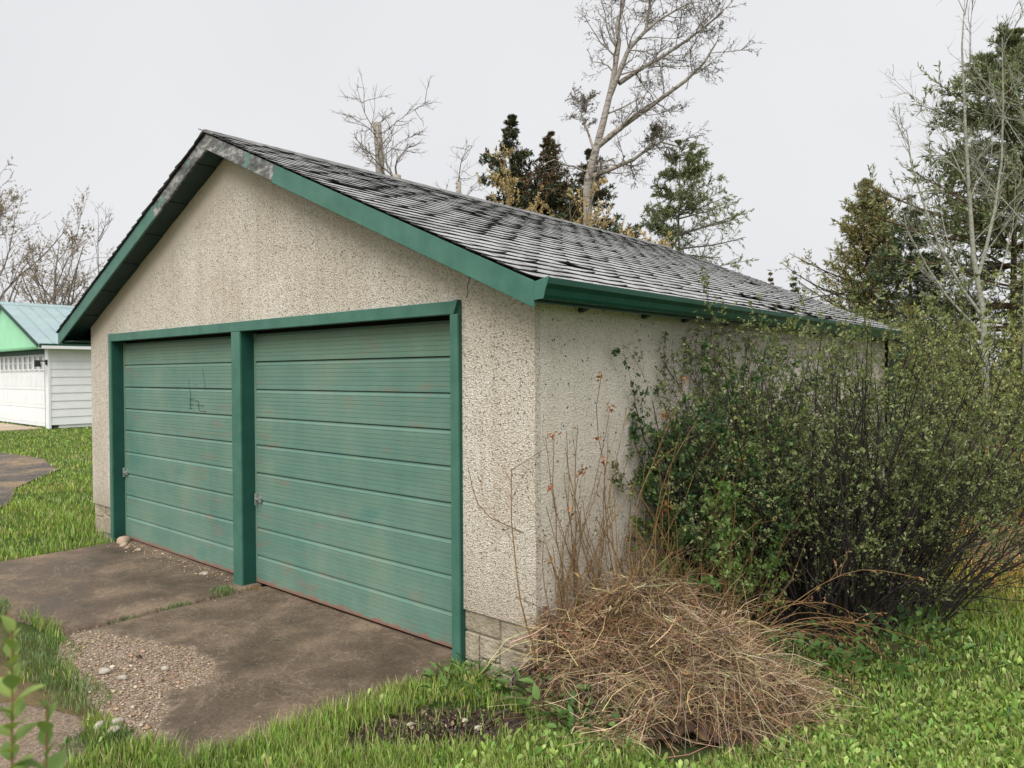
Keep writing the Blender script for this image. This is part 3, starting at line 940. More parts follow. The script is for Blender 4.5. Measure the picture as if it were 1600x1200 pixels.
for i in range(10):
    MB().box(xx, xx + .30, wy0 + .158, wy0 + .168, 2.03, 2.50).build('pane', 'pane', DW)
    fr = MB().box(xx - .04, xx, wy0 + .140, wy0 + .169, 2.0, 2.54).box(xx + .30, xx + .34, wy0 + .140, wy0 + .169, 2.0, 2.54).box(xx, xx + .30, wy0 + .140, wy0 + .169, 2.5, 2.54).box(xx, xx + .30, wy0 + .140, wy0 + .169, 1.99, 2.03)
    fr.box(xx + .138, xx + .162, wy0 + .148, wy0 + .157, 2.03, 2.5).box(xx, xx + .138, wy0 + .148, wy0 + .157, 2.25, 2.275).box(xx + .162, xx + .3, wy0 + .148, wy0 + .157, 2.25, 2.275)
    fr.build('window', 'white_paint', DW)
    xx -= .56
for right in (1, -1):
    ex = (wx1 + .25) if right > 0 else (wx0 - .25)
    MB().prism([(wxa, wy0 - .36, wza), (ex, wy0 - .36, wze), (ex, wy0 - .36, wze - .07), (wxa, wy0 - .36, wza - .08)], (0, wy1 - wy0 + .7, 0)).build('roof_panel', 'metal_roof', wg)
    MB().prism([(wxa, wy0 - .40, wza + .01), (ex, wy0 - .40, wze + .01), (ex, wy0 - .40, wze - .11), (wxa, wy0 - .40, wza - .12)], (0, .035, 0)).build('rake_trim', 'dark_trim', wg)
y = wy0 + .1
while y < wy1 + .2:
    MB().prism([(wxa + .12, y, wza - .01), (wx1 + .25, y, wze + .04), (wx1 + .25, y, wze + .0), (wxa + .12, y, wza - .06)], (0, .03, 0)).build('roof_seam', 'metal_roof', wg)
    y += .43
MB().prism([(wxa - .2, wy0 - .38, wza - .07), (wxa, wy0 - .38, wza + .05), (wxa + .2, wy0 - .38, wza - .07)], (0, wy1 - wy0 + .74, 0)).build('ridge_cap', 'metal_roof', wg)
MB().box(wx1 + .03, wx1 + .38, wy0 - .3, wy1 + .3, 2.70, 2.80).build('eave_soffit', 'white_paint', wg)
MB().box(wx1 + .24, wx1 + .36, wy0 - .34, wy1 + .3, 2.74, 2.87).build('gutter', 'dark_trim', wg)
lm = MB().box(wx1 - .12, wx1 - .02, wy0 - .06, wy0 - .012, 2.16, 2.34).box(wx1 - .09, wx1 - .05, wy0 - .30, wy0 - .05, 2.27, 2.31)
lm.prism([(wx1 - .16, wy0 - .38, 2.10), (wx1 + .02, wy0 - .38, 2.10), (wx1 - .03, wy0 - .38, 2.32), (wx1 - .11, wy0 - .38, 2.32)], (0, .16, 0)).build('wall_lamp', 'cable', wg)

# ------------------------------------------------------------------ trees
def tree_root(name, base, label, group=None):
    return empty(name, base, label, 'tree', group)

def bare_tree(name, base, label, trunk, r_base, spec, barkm, twigm, seed, leafspec=None, group=None, extra=None, tend=.08):
    """trunk: polyline of points relative to the base; spec: list of branch() argument dicts for each level"""
    rg = np.random.default_rng(seed)
    root = tree_root(name, base, label, group)
    T = np.array(trunk, float)[None]
    K = T.shape[1]
    Rt = (r_base * np.linspace(1, tend, K))[None]
    V, F = tubes(T, Rt, 9)
    raw('trunk', V, [F, np.array([[len(V) - 9 + q for q in range(9)]])], barkm, root, smooth=True)
    P, Rd = T, Rt
    parts, lv = [], []
    if extra is not None:
        ex = [np.array(e, float) for e, _ in extra]
        Ke = 6
        EP = np.stack([np.stack([np.interp(np.linspace(0, 1, Ke), np.linspace(0, 1, len(e)), e[:, k]) for k in range(3)], -1) for e in ex])
        ER = np.stack([r * np.linspace(1, .25, Ke) for _, r in extra])
        V, F = tubes(EP, ER, 7)
        raw('limbs', V, [F], barkm, root, smooth=True)
        P = np.concatenate([np.stack([np.stack([np.interp(np.linspace(0, 1, Ke), np.linspace(0, 1, K), T[0][:, k]) for k in range(3)], -1)]), EP])
        Rd = np.concatenate([np.interp(np.linspace(0, 1, Ke), np.linspace(0, 1, K), Rt[0])[None], ER])
    for i, s in enumerate(spec):
        P, Rd = branch(rg, P, Rd, **s)
        lv.append((P, Rd))
        parts.append(tubes(P, Rd, 5 if i == 0 else 3))
    nbig = max(1, len(parts) - 2)
    V, F = join(parts[:nbig]); raw('branches', V, F, barkm, root, smooth=True)['kind'] = 'stuff'
    V, F = join(parts[nbig:]); raw('crown', V, F, twigm, root)['kind'] = 'stuff'
    if leafspec:
        c0, c1, n, ln, wd = leafspec
        P = lv[-1][0]
        pi = rg.integers(0, len(P), n)
        p, d = at_t(P[pi], rg.random(n))
        V, F = cards(rg, p, d + rg.normal(size=d.shape) * 0.7, ln * (0.6 + 0.8 * rg.random(n)), wd * (0.6 + 0.8 * rg.random(n)))
        raw('buds', V, [F], 'leaf', root, col=tint(rg, n, 4, c0, 0.22, c1, 0.35))
    return root

def line(h, lean=(0, 0), K=7, wob=0.0, seed=0):
    rg = np.random.default_rng(seed)
    t = np.linspace(0, 1, K)
    p = np.stack([lean[0] * t ** 1.3, lean[1] * t ** 1.3, h * t], -1)
    p[1:] += rg.normal(size=(K - 1, 3)) * wob
    return p

A = lambda **k: k
# direction across the picture (to the right) and away from the camera
RX, RY = r0[0], r0[1]
FX, FY = -math.sin(yaw), math.cos(yaw)
def side(a, b=0.0): return (RX * a + FX * b, RY * a + FY * b)

# big leaning poplar: trunk and the main limbs follow the tree's own fork pattern
def pl(*pts):          # (across, height) pairs in metres, in the tree's own plane
    return [(RX * a + FX * d, RY * a + FY * d, h) for a, h, d in pts]
bx, by = -8.93, 13.25
bare_tree('poplar_tree', (bx, by, 0), 'tall bare leaning poplar with white mottled trunk behind the roof',
    pl((0.0, 0, 0), (-.02, 3.0, 0), (0.0, 5.0, 0), (-0.02, 6.70, 0), (0.02, 7.09, 0), (0.22, 7.80, 0), (0.40, 8.46, 0), (0.52, 8.94, 0), (0.66, 9.52, 0), (0.74, 9.98, 0), (0.85, 10.66, 0), (0.81, 11.18, 0.1), (0.99, 11.75, 0.1), (1.09, 12.75, 0.2)), .138,
    [A(n=17, t0=.15, t1=1.0, ang=50, angsd=16, ratio=.42, lmax=1.5, rratio=.30, K=6, wander=.20, trop=.02, tshrink=.3, taper=.3, rmin=.013),
     A(n=7, t0=.12, t1=1, ang=44, angsd=18, ratio=.55, rratio=.5, K=5, wander=.22, trop=.02, rmin=.009),
     A(n=5, t0=.12, t1=1, ang=42, angsd=18, ratio=.55, rratio=.6, K=4, wander=.24, trop=.04, rmin=.006)],
    'bark_poplar', 'bark_grey', 21, ((.20, .17, .12), (.12, .10, .07), 6500, .06, .022), tend=.3,
    extra=[(pl((0.02, 7.06, 0), (0.55, 7.28, 0.1), (1.09, 7.49, 0.2), (1.51, 7.75, 0.2), (1.80, 7.99, 0.2), (2.08, 8.08, 0.2), (2.59, 7.94, 0.3)), 0.07),
           (pl((1.75, 7.94, 0.2), (1.83, 8.22, 0.2), (1.92, 8.46, 0.2)), 0.04),
           (pl((0.26, 7.89, 0), (0.71, 8.27, -0.1), (1.23, 8.56, -0.2), (1.80, 8.98, -0.3), (2.46, 9.41, -0.4), (2.79, 9.71, -0.4), (3.13, 10.03, -0.5), (3.32, 10.42, -0.5)), 0.085),
           (pl((0.86, 9.62, 0.1), (1.42, 10.02, 0.2), (2.08, 10.42, 0.3), (2.75, 10.88, 0.4), (3.08, 11.12, 0.4), (3.79, 11.70, 0.5)), 0.07),
           (pl((0.61, 9.29, 0), (0.85, 9.81, 0.0), (0.93, 10.31, 0), (1.37, 10.74, 0), (1.61, 11.04, 0), (1.99, 11.31, 0), (2.65, 11.64, -0.1)), 0.085),
           (pl((1.57, 10.99, 0), (1.68, 11.54, 0.1), (1.75, 12.23, 0.1), (1.89, 12.92, 0.1)), 0.05),
           (pl((0.14, 7.85, 0), (-0.05, 8.60, 0.2), (-0.17, 8.84, 0.3), (-0.10, 9.22, 0.3)), 0.035)])
# topped trunk with fresh shoots and two more stumps beyond the ridge
bare_tree('topped_tree', (-11.6, 8.3, 0), 'topped poplar trunk with bare regrown shoots left of the spruces',
    pl((.12, 0, 0), (.10, 3, 0), (.06, 5, 0), (0.02, 6.3, 0), (0.0, 7.2, 0), (-.06, 7.88, 0)), .125,
    [A(n=8, t0=.74, t1=1, ang=62, angsd=16, ratio=.20, rratio=.13, K=6, wander=.28, trop=.08, tshrink=.2, rmin=.010),
     A(n=7, t0=.2, t1=1, ang=45, angsd=20, ratio=.6, rratio=.5, K=5, wander=.22, trop=.06, rmin=.010),
     A(n=5, t0=.15, t1=1, ang=40, angsd=18, ratio=.55, rratio=.6, K=4, wander=.2, trop=.05, rmin=.006)],
    'bark_poplar', 'bark_twig_pale', 31, tend=.82)
bare_tree('topped_tree', (-10.5, 7.9, 0), 'sawn-off trunk just above the ridge with a sideways bare limb',
    pl((.03, 0, 0), (.02, 3, 0), (.01, 5, 0), (0.0, 6.34, 0)), .125,
    [A(n=4, t0=.93, t1=1, ang=66, angsd=12, ratio=.30, rratio=.22, K=6, wander=.25, trop=.03, tshrink=.2, rmin=.018),
     A(n=8, t0=.2, t1=1, ang=45, angsd=20, ratio=.55, rratio=.5, K=5, wander=.22, trop=.07, rmin=.010),
     A(n=5, t0=.15, t1=1, ang=40, angsd=18, ratio=.55, rratio=.6, K=4, wander=.2, trop=.05, rmin=.006)],
    'bark_poplar', 'bark_twig_pale', 33, tend=.82)
bare_tree('topped_tree', (-13.0, 12.4, 0), 'thin sawn-off trunk between the topped poplar and the spruces',
    pl((.0, 0, 0), (.02, 3, 0), (.0, 5.5, 0), (0.0, 7.5, 0)), .10,
    [A(n=6, t0=.75, t1=1, ang=60, angsd=12, ratio=.20, rratio=.2, K=6, wander=.25, trop=.08, tshrink=.2, rmin=.015),
     A(n=6, t0=.2, t1=1, ang=45, angsd=20, ratio=.6, rratio=.5, K=5, wander=.2, trop=.07, rmin=.010),
     A(n=5, t0=.15, t1=1, ang=40, angsd=18, ratio=.5, rratio=.6, K=4, wander=.2, trop=.05, rmin=.006)],
    'bark_poplar', 'bark_twig_pale', 35, tend=.82)
bare_tree('bare_tree', (-16.5, 12.0, 0), 'pale bare tree showing its twigs left of the topped trunk',
    line(6.0, side(-.2), 7, .06, 3), .10,
    [A(n=16, t0=.35, t1=1, ang=42, angsd=14, ratio=.5, rratio=.42, K=6, wander=.16, trop=.10, rmin=.016),
     A(n=7, t0=.2, t1=1, ang=40, angsd=18, ratio=.5, rratio=.5, K=5, wander=.2, trop=.06, rmin=.010),
     A(n=4, t0=.15, t1=1, ang=40, angsd=18, ratio=.5, rratio=.6, K=4, wander=.2, trop=.05, rmin=.006)],
    'bark_twig_pale', 'bark_twig_pale', 37)
# shrub-tree with golden opening buds behind the ridge
def gold_tree(base, h, label, seed, sp):
    return bare_tree('budding_tree', base, label, line(h * .62, side(.1), 6, .05, seed), .07,
        [A(n=30, t0=.15, t1=1, ang=30, angsd=14, ratio=sp, rratio=.5, K=6, wander=.12, trop=.16, rmin=.016, tshrink=.2),
         A(n=7, t0=.2, t1=1, ang=32, angsd=14, ratio=.42, rratio=.5, K=5, wander=.15, trop=.1, rmin=.009),
         A(n=4, t0=.2, t1=1, ang=32, angsd=14, ratio=.45, rratio=.6, K=4, wander=.15, trop=.1, rmin=.006)],
        'bark_grey', 'bark_cane', seed, ((.60, .48, .27), (.46, .35, .19), 17000, .062, .034), group='golden budding trees behind the ridge')
gold_tree((-8.6, 9.5, 0), 4.9, 'golden budding tree under the two left spruces', 51, 1.05)
gold_tree((-7.6, 10.4, 0), 5.3, 'golden budding tree at the foot of the leaning poplar', 52, 1.0)
gold_tree((-6.3, 10.6, 0), 4.6, 'low golden budding tree left of the open-branched pine', 53, .9)

def conifer(name, base, label, h, rad, seed, nb, col, alt, altp, barkm='bark_dark', droop=-.04, rise=0.0, t0=.12, twn=11, nl=.16, nw=.05, per=7,
            shape=1.0, gap=0.0, trunk_r=None, group=None, jit=.25, lean=(0, 0), up=25, bent=None, ell=1.0):
    rg = np.random.default_rng(seed)
    root = tree_root(name, base, label, group)
    T = line(h, lean, 8, .02, seed)[None]
    tr = trunk_r or h * .013
    Rt = (tr * np.linspace(1, .08, 8))[None]
    V, F = tubes(T, Rt, 7)
    raw('trunk', V, [F], barkm, root, smooth=True)
    t = t0 + (1 - t0) * np.sort(rg.random(nb)) ** 0.85
    if gap:                       # layered whorls with open air between
        lay = np.round(t / gap) * gap
        t = np.clip(lay + rg.normal(size=nb) * gap * .10, t0, .995)
    p, _ = at_t(np.repeat(T, nb, 0), t)
    az = rg.random(nb) * 2 * math.pi
    el = np.radians(up * (t - .3) * 1.6 + rise + rg.normal(size=nb) * 6)
    d = np.stack([np.cos(az) * np.cos(el), np.sin(az) * np.cos(el), np.sin(el)], -1)
    ln = rad * ((1 - t) / (1 - t0)) ** shape * (1 + rg.normal(size=nb) * jit) + h * .006
    ln = np.clip(ln, .06, rad * 1.7)
    if bent is not None:          # boughs longer on one side
        ln = ln * (1 + ell * np.clip(d[:, 0] * bent[0] + d[:, 1] * bent[1], -.45, 1))
    P = polyline(rg, p, d, ln, 6, .05, np.full(nb, droop))
    Rd = (np.maximum(ln * .013, .008))[:, None] * np.linspace(1, .25, 6)[None]
    V, F = tubes(P, Rd, 4)
    raw('branches', V, [F], barkm, root)['kind'] = 'stuff'
    TP, TR = branch(rg, P, Rd, twn, .18, 1.0, 52, 12, .30, .5, 4, .10, droop * 1.2, tshrink=.55)
    TP = np.concatenate([TP, P[:, 2:6]])
    sc_ = np.clip(np.concatenate([np.repeat(ln, twn), ln]) / rad * 2.6, .5, 1.0)
    n = len(TP) * per
    pi = np.repeat(np.arange(len(TP)), per)
    q, dd = at_t(TP[pi], rg.random(n))
    dd = dd + rg.normal(size=dd.shape) * .45
    V, F = cards(rg, q, dd, nl * sc_[pi] * (.6 + .8 * rg.random(n)), nw * sc_[pi] * (.7 + .6 * rg.random(n)), .2)
    V2, F2 = tubes(TP, np.full(TP.shape[:2], .006) * np.linspace(1, .4, 4)[None], 3)
    raw('crown', V, [F], 'needle', root, col=tint(rg, n, 4, col, .28, alt, altp))
    raw('twigs', V2, [F2], barkm, root)['kind'] = 'stuff'
    return root

SPG = 'dark spruces behind the ridge'
DARKG, DARKB = (.072, .100, .052), (.15, .095, .055)
SPK = dict(nl=.26, nw=.085, per=9, group=SPG, shape=1.0, gap=.022, twn=13, droop=-.02, up=34, rise=-14, jit=.48)
conifer('spruce_tree', (-21.0, 24.1, 0), 'tallest dark spruce, leftmost of the three behind the ridge', 14.3, 4.1, 61, 270, DARKG, DARKB, .30, **SPK)
conifer('spruce_tree', (-19.6, 25.3, 0), 'reddish dark spruce in the middle of the three behind the ridge', 13.4, 4.1, 62, 260, DARKG, (.19, .10, .055), .5, **SPK)
conifer('spruce_tree', (-17.1, 25.0, 0), 'dark spruce standing right behind the leaning poplar trunk', 12.0, 4.1, 63, 250, DARKG, DARKB, .4, **SPK)
conifer('pine_tree', (-8.05, 16.7, 0), 'open-branched green pine with boughs reaching right over the roof', 8.7, 2.25, 64, 105, (.21, .25, .115), (.29, .305, .145), .35, 'bark_grey', droop=.02, t0=.3, nl=.11, nw=.024,
        per=15, gap=.062, shape=.7, up=6, rise=6, bent=(RX, RY), ell=.45, trunk_r=.075, twn=18)
conifer('spruce_tree', (-17.0, 46.0, 0), 'small brown conifer tip showing over the roof slope', 8.4, 1.3, 65, 90, (.17, .13, .05), (.14, .12, .05), .4, nl=.24, nw=.08, per=6, gap=.05)
conifer('spruce_tree', (-15.8, 47.0, 0), 'small green conifer tip beside the brown one over the roof', 8.5, 1.3, 66, 90, (.055, .095, .045), (.08, .11, .05), .4, nl=.24, nw=.08, per=6, gap=.05)
conifer('cedar_tree', (-6.2, 28.9, 0), 'rusty olive cedar with a rounded top above the shrubs', 9.5, 3.0, 67, 320, (.27, .275, .11), (.37, .29, .14), .35, 'bark_dark', droop=.07, rise=16, t0=.03, nl=.15, nw=.045, per=9, shape=.72, twn=13, jit=.35)
conifer('pine_tree', (-1.0, 26.9, 0), 'tall layered pine with reddish trunk at the right edge', 13.2, 4.0, 68, 230, (.19, .225, .11), (.26, .275, .14), .4, 'bark_pine', droop=.05, rise=2, t0=.2, nl=.20, nw=.045, per=17, gap=.05, shape=.58, trunk_r=.15, up=14, twn=18, jit=.35)
conifer('pine_tree', (-4.3, 27.5, 0), 'low dark pine behind the aspens with a spiky top', 8.4, 2.6, 69, 140, (.085, .135, .07), (.14, .165, .08), .4, 'bark_pine', t0=.2, nl=.18, nw=.045, per=10, gap=.07, shape=.9, twn=11)
conifer('pine_tree', (2.6, 30.0, 0), 'far pine half hidden beyond the right edge', 11.5, 3.2, 70, 140, (.13, .16, .08), (.19, .20, .10), .4, 'bark_pine', droop=.03, t0=.15, nl=.2, nw=.045, per=10, gap=.06, shape=.6, trunk_r=.16)
# bare aspens at the right
ASP = [A(n=18, t0=.25, t1=1, ang=36, angsd=10, ratio=.34, rratio=.26, K=6, wander=.12, trop=.09, tshrink=.45, rmin=.010),
       A(n=7, t0=.2, t1=1, ang=38, angsd=14, ratio=.42, rratio=.5, K=5, wander=.14, trop=.07, rmin=.008),
       A(n=4, t0=.2, t1=1, ang=38, angsd=14, ratio=.42, rratio=.6, K=4, wander=.15, trop=.06, rmin=.005)]
bare_tree('aspen_tree', (-.35, 16.7, 0), 'pale bare aspen forking low in front of the tall pine',
    pl((.12, 0, 0), (.06, 1.8, 0), (.0, 3.2, 0), (-.22, 4.4, 0), (-.32, 5.8, 0), (-.42, 7.4, 0), (-.5, 9.2, 0), (-.42, 10.6, 0)), .088, [ASP[0] | A(n=13)] + ASP[1:], 'bark_aspen', 'bark_aspen', 81,
    extra=[(pl((.02, 3.0, 0), (-.5, 3.9, .2), (-1.0, 4.9, .2), (-1.45, 6.4, .3), (-1.6, 7.4, .3)), .04),
           (pl((.05, 2.6, 0), (-.7, 3.4, .1), (-1.3, 4.3, .1), (-1.75, 5.2, .1)), .035),
           (pl((-.1, 4.0, 0), (.35, 5.2, .2), (.6, 7.0, .2), (.55, 9.5, .2)), .045)])
bare_tree('aspen_tree', (0.75, 18.0, 0), 'slim bare aspen reaching the top edge right of the forked one',
    pl((.0, 0, 0), (-.02, 3, 0), (.05, 5, 0), (-.1, 7, 0), (-.2, 9, 0), (-.15, 11.4, 0)), .06, [ASP[0] | A(n=9)] + ASP[1:], 'bark_aspen', 'bark_aspen', 82)
bare_tree('aspen_tree', (0.0, 20.9, 0), 'straight pale aspen trunk standing at the very right edge',
    pl((.0, -.1, 0), (.02, 3, 0), (.0, 6, 0), (.05, 9, 0), (.0, 12.5, 0)), .10, [ASP[0] | A(n=8, t0=.45)] + ASP[1:], 'bark_aspen', 'bark_aspen', 83)
# thickets far left and beyond the lawn
LB = [A(n=16, t0=.12, t1=1, ang=34, angsd=12, ratio=.62, rratio=.45, K=6, wander=.13, trop=.10, rmin=.025, tshrink=.5),
      A(n=10, t0=.2, t1=1, ang=38, angsd=14, ratio=.5, rratio=.5, K=5, wander=.18, trop=.07, rmin=.012),
      A(n=5, t0=.15, t1=1, ang=40, angsd=16, ratio=.5, rratio=.6, K=4, wander=.2, trop=.06, rmin=.010)]
BUD = ((.34, .25, .19), (.36, .32, .20), 8000, .09, .045)
bare_tree('bare_tree', (-47.4, 9.4, 0), 'tall budding tree at the left edge behind the white garage', line(11.2, side(-.3), 7, .1, 5), .22, LB, 'bark_grey', 'bark_pinkish', 91, BUD)
bare_tree('bare_tree', (-45.0, 11.4, 0), 'round budding tree over the white garage ridge', line(9.4, side(.5), 7, .1, 6), .20, LB, 'bark_grey', 'bark_pinkish', 92, BUD)
bare_tree('bare_tree', (-38.3, 11.6, 0), 'slim bare tree against the sky left of the gable', line(8.8, side(.1), 7, .06, 7), .10,
    [A(n=12, t0=.25, t1=1, ang=34, angsd=10, ratio=.4, rratio=.4, K=6, wander=.1, trop=.1, rmin=.02), LB[1] | A(n=4), LB[2] | A(n=3)], 'bark_grey', 'bark_grey', 93)
bare_tree('bare_tree', (-40.0, 13.5, 0), 'small bare tree between the budding tree and slim tree', line(7.4, side(-.3), 7, .06, 8), .09,
    [A(n=10, t0=.25, t1=1, ang=34, angsd=10, ratio=.4, rratio=.4, K=6, wander=.1, trop=.1, rmin=.02), LB[1] | A(n=4), LB[2] | A(n=3)], 'bark_grey', 'bark_grey', 94)

# ------------------------------------------------------------------ shrubs
def shrub(name, base, label, cat, nst, length, spread, lean, seed, leafs, leafcol, alt, altp, lw, ex=(.3, .4), wall=True, stemm='bark_dark', trop=.03, n1=8, n2=5, r=.008, t_leaf=.15, upb=1.0):
    rg = np.random.default_rng(seed)
    root = empty(name, (base[0], base[1], 0), label, cat)
    B = nst
    a = rg.random(B) * 2 * math.pi; q = np.sqrt(rg.random(B))
    off = np.stack([np.cos(a) * q * ex[0], np.sin(a) * q * ex[1], np.full(B, -.03)], -1)
    d = np.stack([np.cos(a) * q * spread + lean[0], np.sin(a) * q * spread + lean[1], np.full(B, upb)], -1) + rg.normal(size=(B, 3)) * .12
    ln = length * (0.55 + .5 * rg.random(B))
    P = polyline(rg, off, d, ln, 8, .085, np.full(B, trop))
    Rd = (r * (.6 + .9 * rg.random(B)))[:, None] * np.linspace(1, .3, 8)[None]
    C, CR = branch(rg, P, Rd, n1, .15, 1, 36, 14, .42, .55, 6, .13, .05, tshrink=.4, rmin=.0022)
    D, DR_ = branch(rg, C, CR, n2, .1, 1, 42, 16, .42, .6, 4, .16, .05, rmin=.0014)
    bw = np.array([base[0], base[1], 0])
    def clampw(Q):
        if not wall: return Q
        x = Q[..., 0] + bw[0]
        inside = (Q[..., 1] + bw[1] < L + .1) & (Q[..., 1] + bw[1] > -.05)
        lim = np.where(Q[..., 2] > 2.1, .30, .03)
        x = np.where(inside & (x < lim), lim + np.abs(lim - x) * .15, x)
        Q[..., 0] = x - bw[0]
        return Q
    P, C, D = clampw(P), clampw(C), clampw(D)
    V, F = join([tubes(P, Rd, 5), tubes(C, CR, 3)]); raw('stems', V, F, stemm, root, smooth=True)
    V, F = tubes(D, DR_, 3); raw('twigs', V, [F], stemm, root)['kind'] = 'stuff'
    n = leafs
    nc = n // 5
    k = rg.random(nc) < .75
    pa, da = at_t(D[rg.integers(0, len(D), nc)], rg.random(nc) ** .7)
    pb, db = at_t(C[rg.integers(0, len(C), nc)], t_leaf + (1 - t_leaf) * rg.random(nc))
    p = np.repeat(np.where(k[:, None], pa, pb), 5, 0); dd = np.repeat(np.where(k[:, None], da, db), 5, 0)
    p = p + rg.normal(size=p.shape) * lw[0] * .32
    csz = np.repeat(.55 + .9 * rg.random(nc), 5); n = nc * 5
    # leaves thin out towards the shaded inside and base of the bush
    keep = rg.random(n) < np.clip(.12 + (np.maximum(p[:, 2], 0) / (length * .6)) ** 1.6, .12, 1)
    p, dd, csz = p[keep], dd[keep], csz[keep]; n = len(p)
    V, F = cards(rg, p, dd * .6 + rg.normal(size=dd.shape) * .6 + np.array([0, 0, .25]), lw[0] * csz * (.7 + .6 * rg.random(n)), lw[1] * csz * (.6 + .7 * rg.random(n)), .22)
    raw('foliage', V, [F], 'leaf', root, col=tint(rg, n, 4, leafcol, .25, alt, altp))
    return root
shrub('leafy_shrub', (.86, 2.35), 'large sprawling dark-stemmed shrub with small olive leaves beside the wall', 'shrub', 150, 2.08, .66, (.02, .05), 101, 100000,
      (.165, .205, .075), (.27, .295, .13), .4, (.0215, .0130), (.42, .62), n1=10, n2=6)
shrub('leafy_shrub', (.32, 1.75), 'dark glossy-leaved shrub leaning on the side wall', 'shrub', 26, 1.85, .30, (-.02, -.16), 102, 17000,
      (.060, .120, .045), (.11, .18, .06), .35, (.028, .019), (.16, .3), n1=8, n2=4)
shrub('leafy_shrub', (.95, 7.7), 'yellow-green shrub behind the large shrub past the garage rear', 'shrub', 70, 2.8, .55, (.05, .0), 103, 26000,
      (.29, .32, .11), (.37, .375, .16), .4, (.036, .022), (.6, .8), n1=8, n2=5, wall=False)
shrub('leafy_shrub', (1.42, 2.9), 'low arching bare-stemmed shrub at the right of the large one', 'shrub', 18, 1.6, .45, (.30, .36), 104, 2600,
      (.15, .19, .06), (.22, .24, .09), .3, (.024, .014), (.16, .22), n1=8, n2=5, upb=.75)
shrub('leafy_shrub', (.55, 1.25), 'bright green young shrub among the rose canes', 'shrub', 16, 1.15, .35, (.10, .05), 105, 4200,
      (.14, .25, .06), (.20, .29, .09), .4, (.030, .020), (.16, .2), n1=6, n2=4, stemm='bark_cane')
# undergrowth at the edge of the wood
for i, (px, py, h, s, c, lab) in enumerate([
        (-3.6, 21.5, 3.4, 104, (.20, .21, .08), 'olive thicket below the rusty cedar'),
        (-1.9, 23.0, 3.2, 105, (.18, .20, .08), 'olive thicket below the aspens'),
        (.8, 24.5, 3.0, 106, (.13, .145, .075), 'grey-green thicket under the tall pine'),
        (2.6, 25.0, 3.4, 107, (.09, .105, .06), 'dark thicket at the right edge of the lawn'),
        (-6.0, 22.0, 3.6, 108, (.19, .205, .08), 'thicket beyond the far end of the garage'),
        (4.8, 27.0, 3.6, 109, (.06, .07, .04), 'dark thicket past the right edge')]):
    shrub('thicket', (px, py), lab, 'shrub', 60, h, .55, (0, 0), s + 20, 9000, c, tuple(k * 1.35 for k in c), .4, (.11, .065), (1.2, 1.0), wall=False, n1=7, n2=4, r=.02)

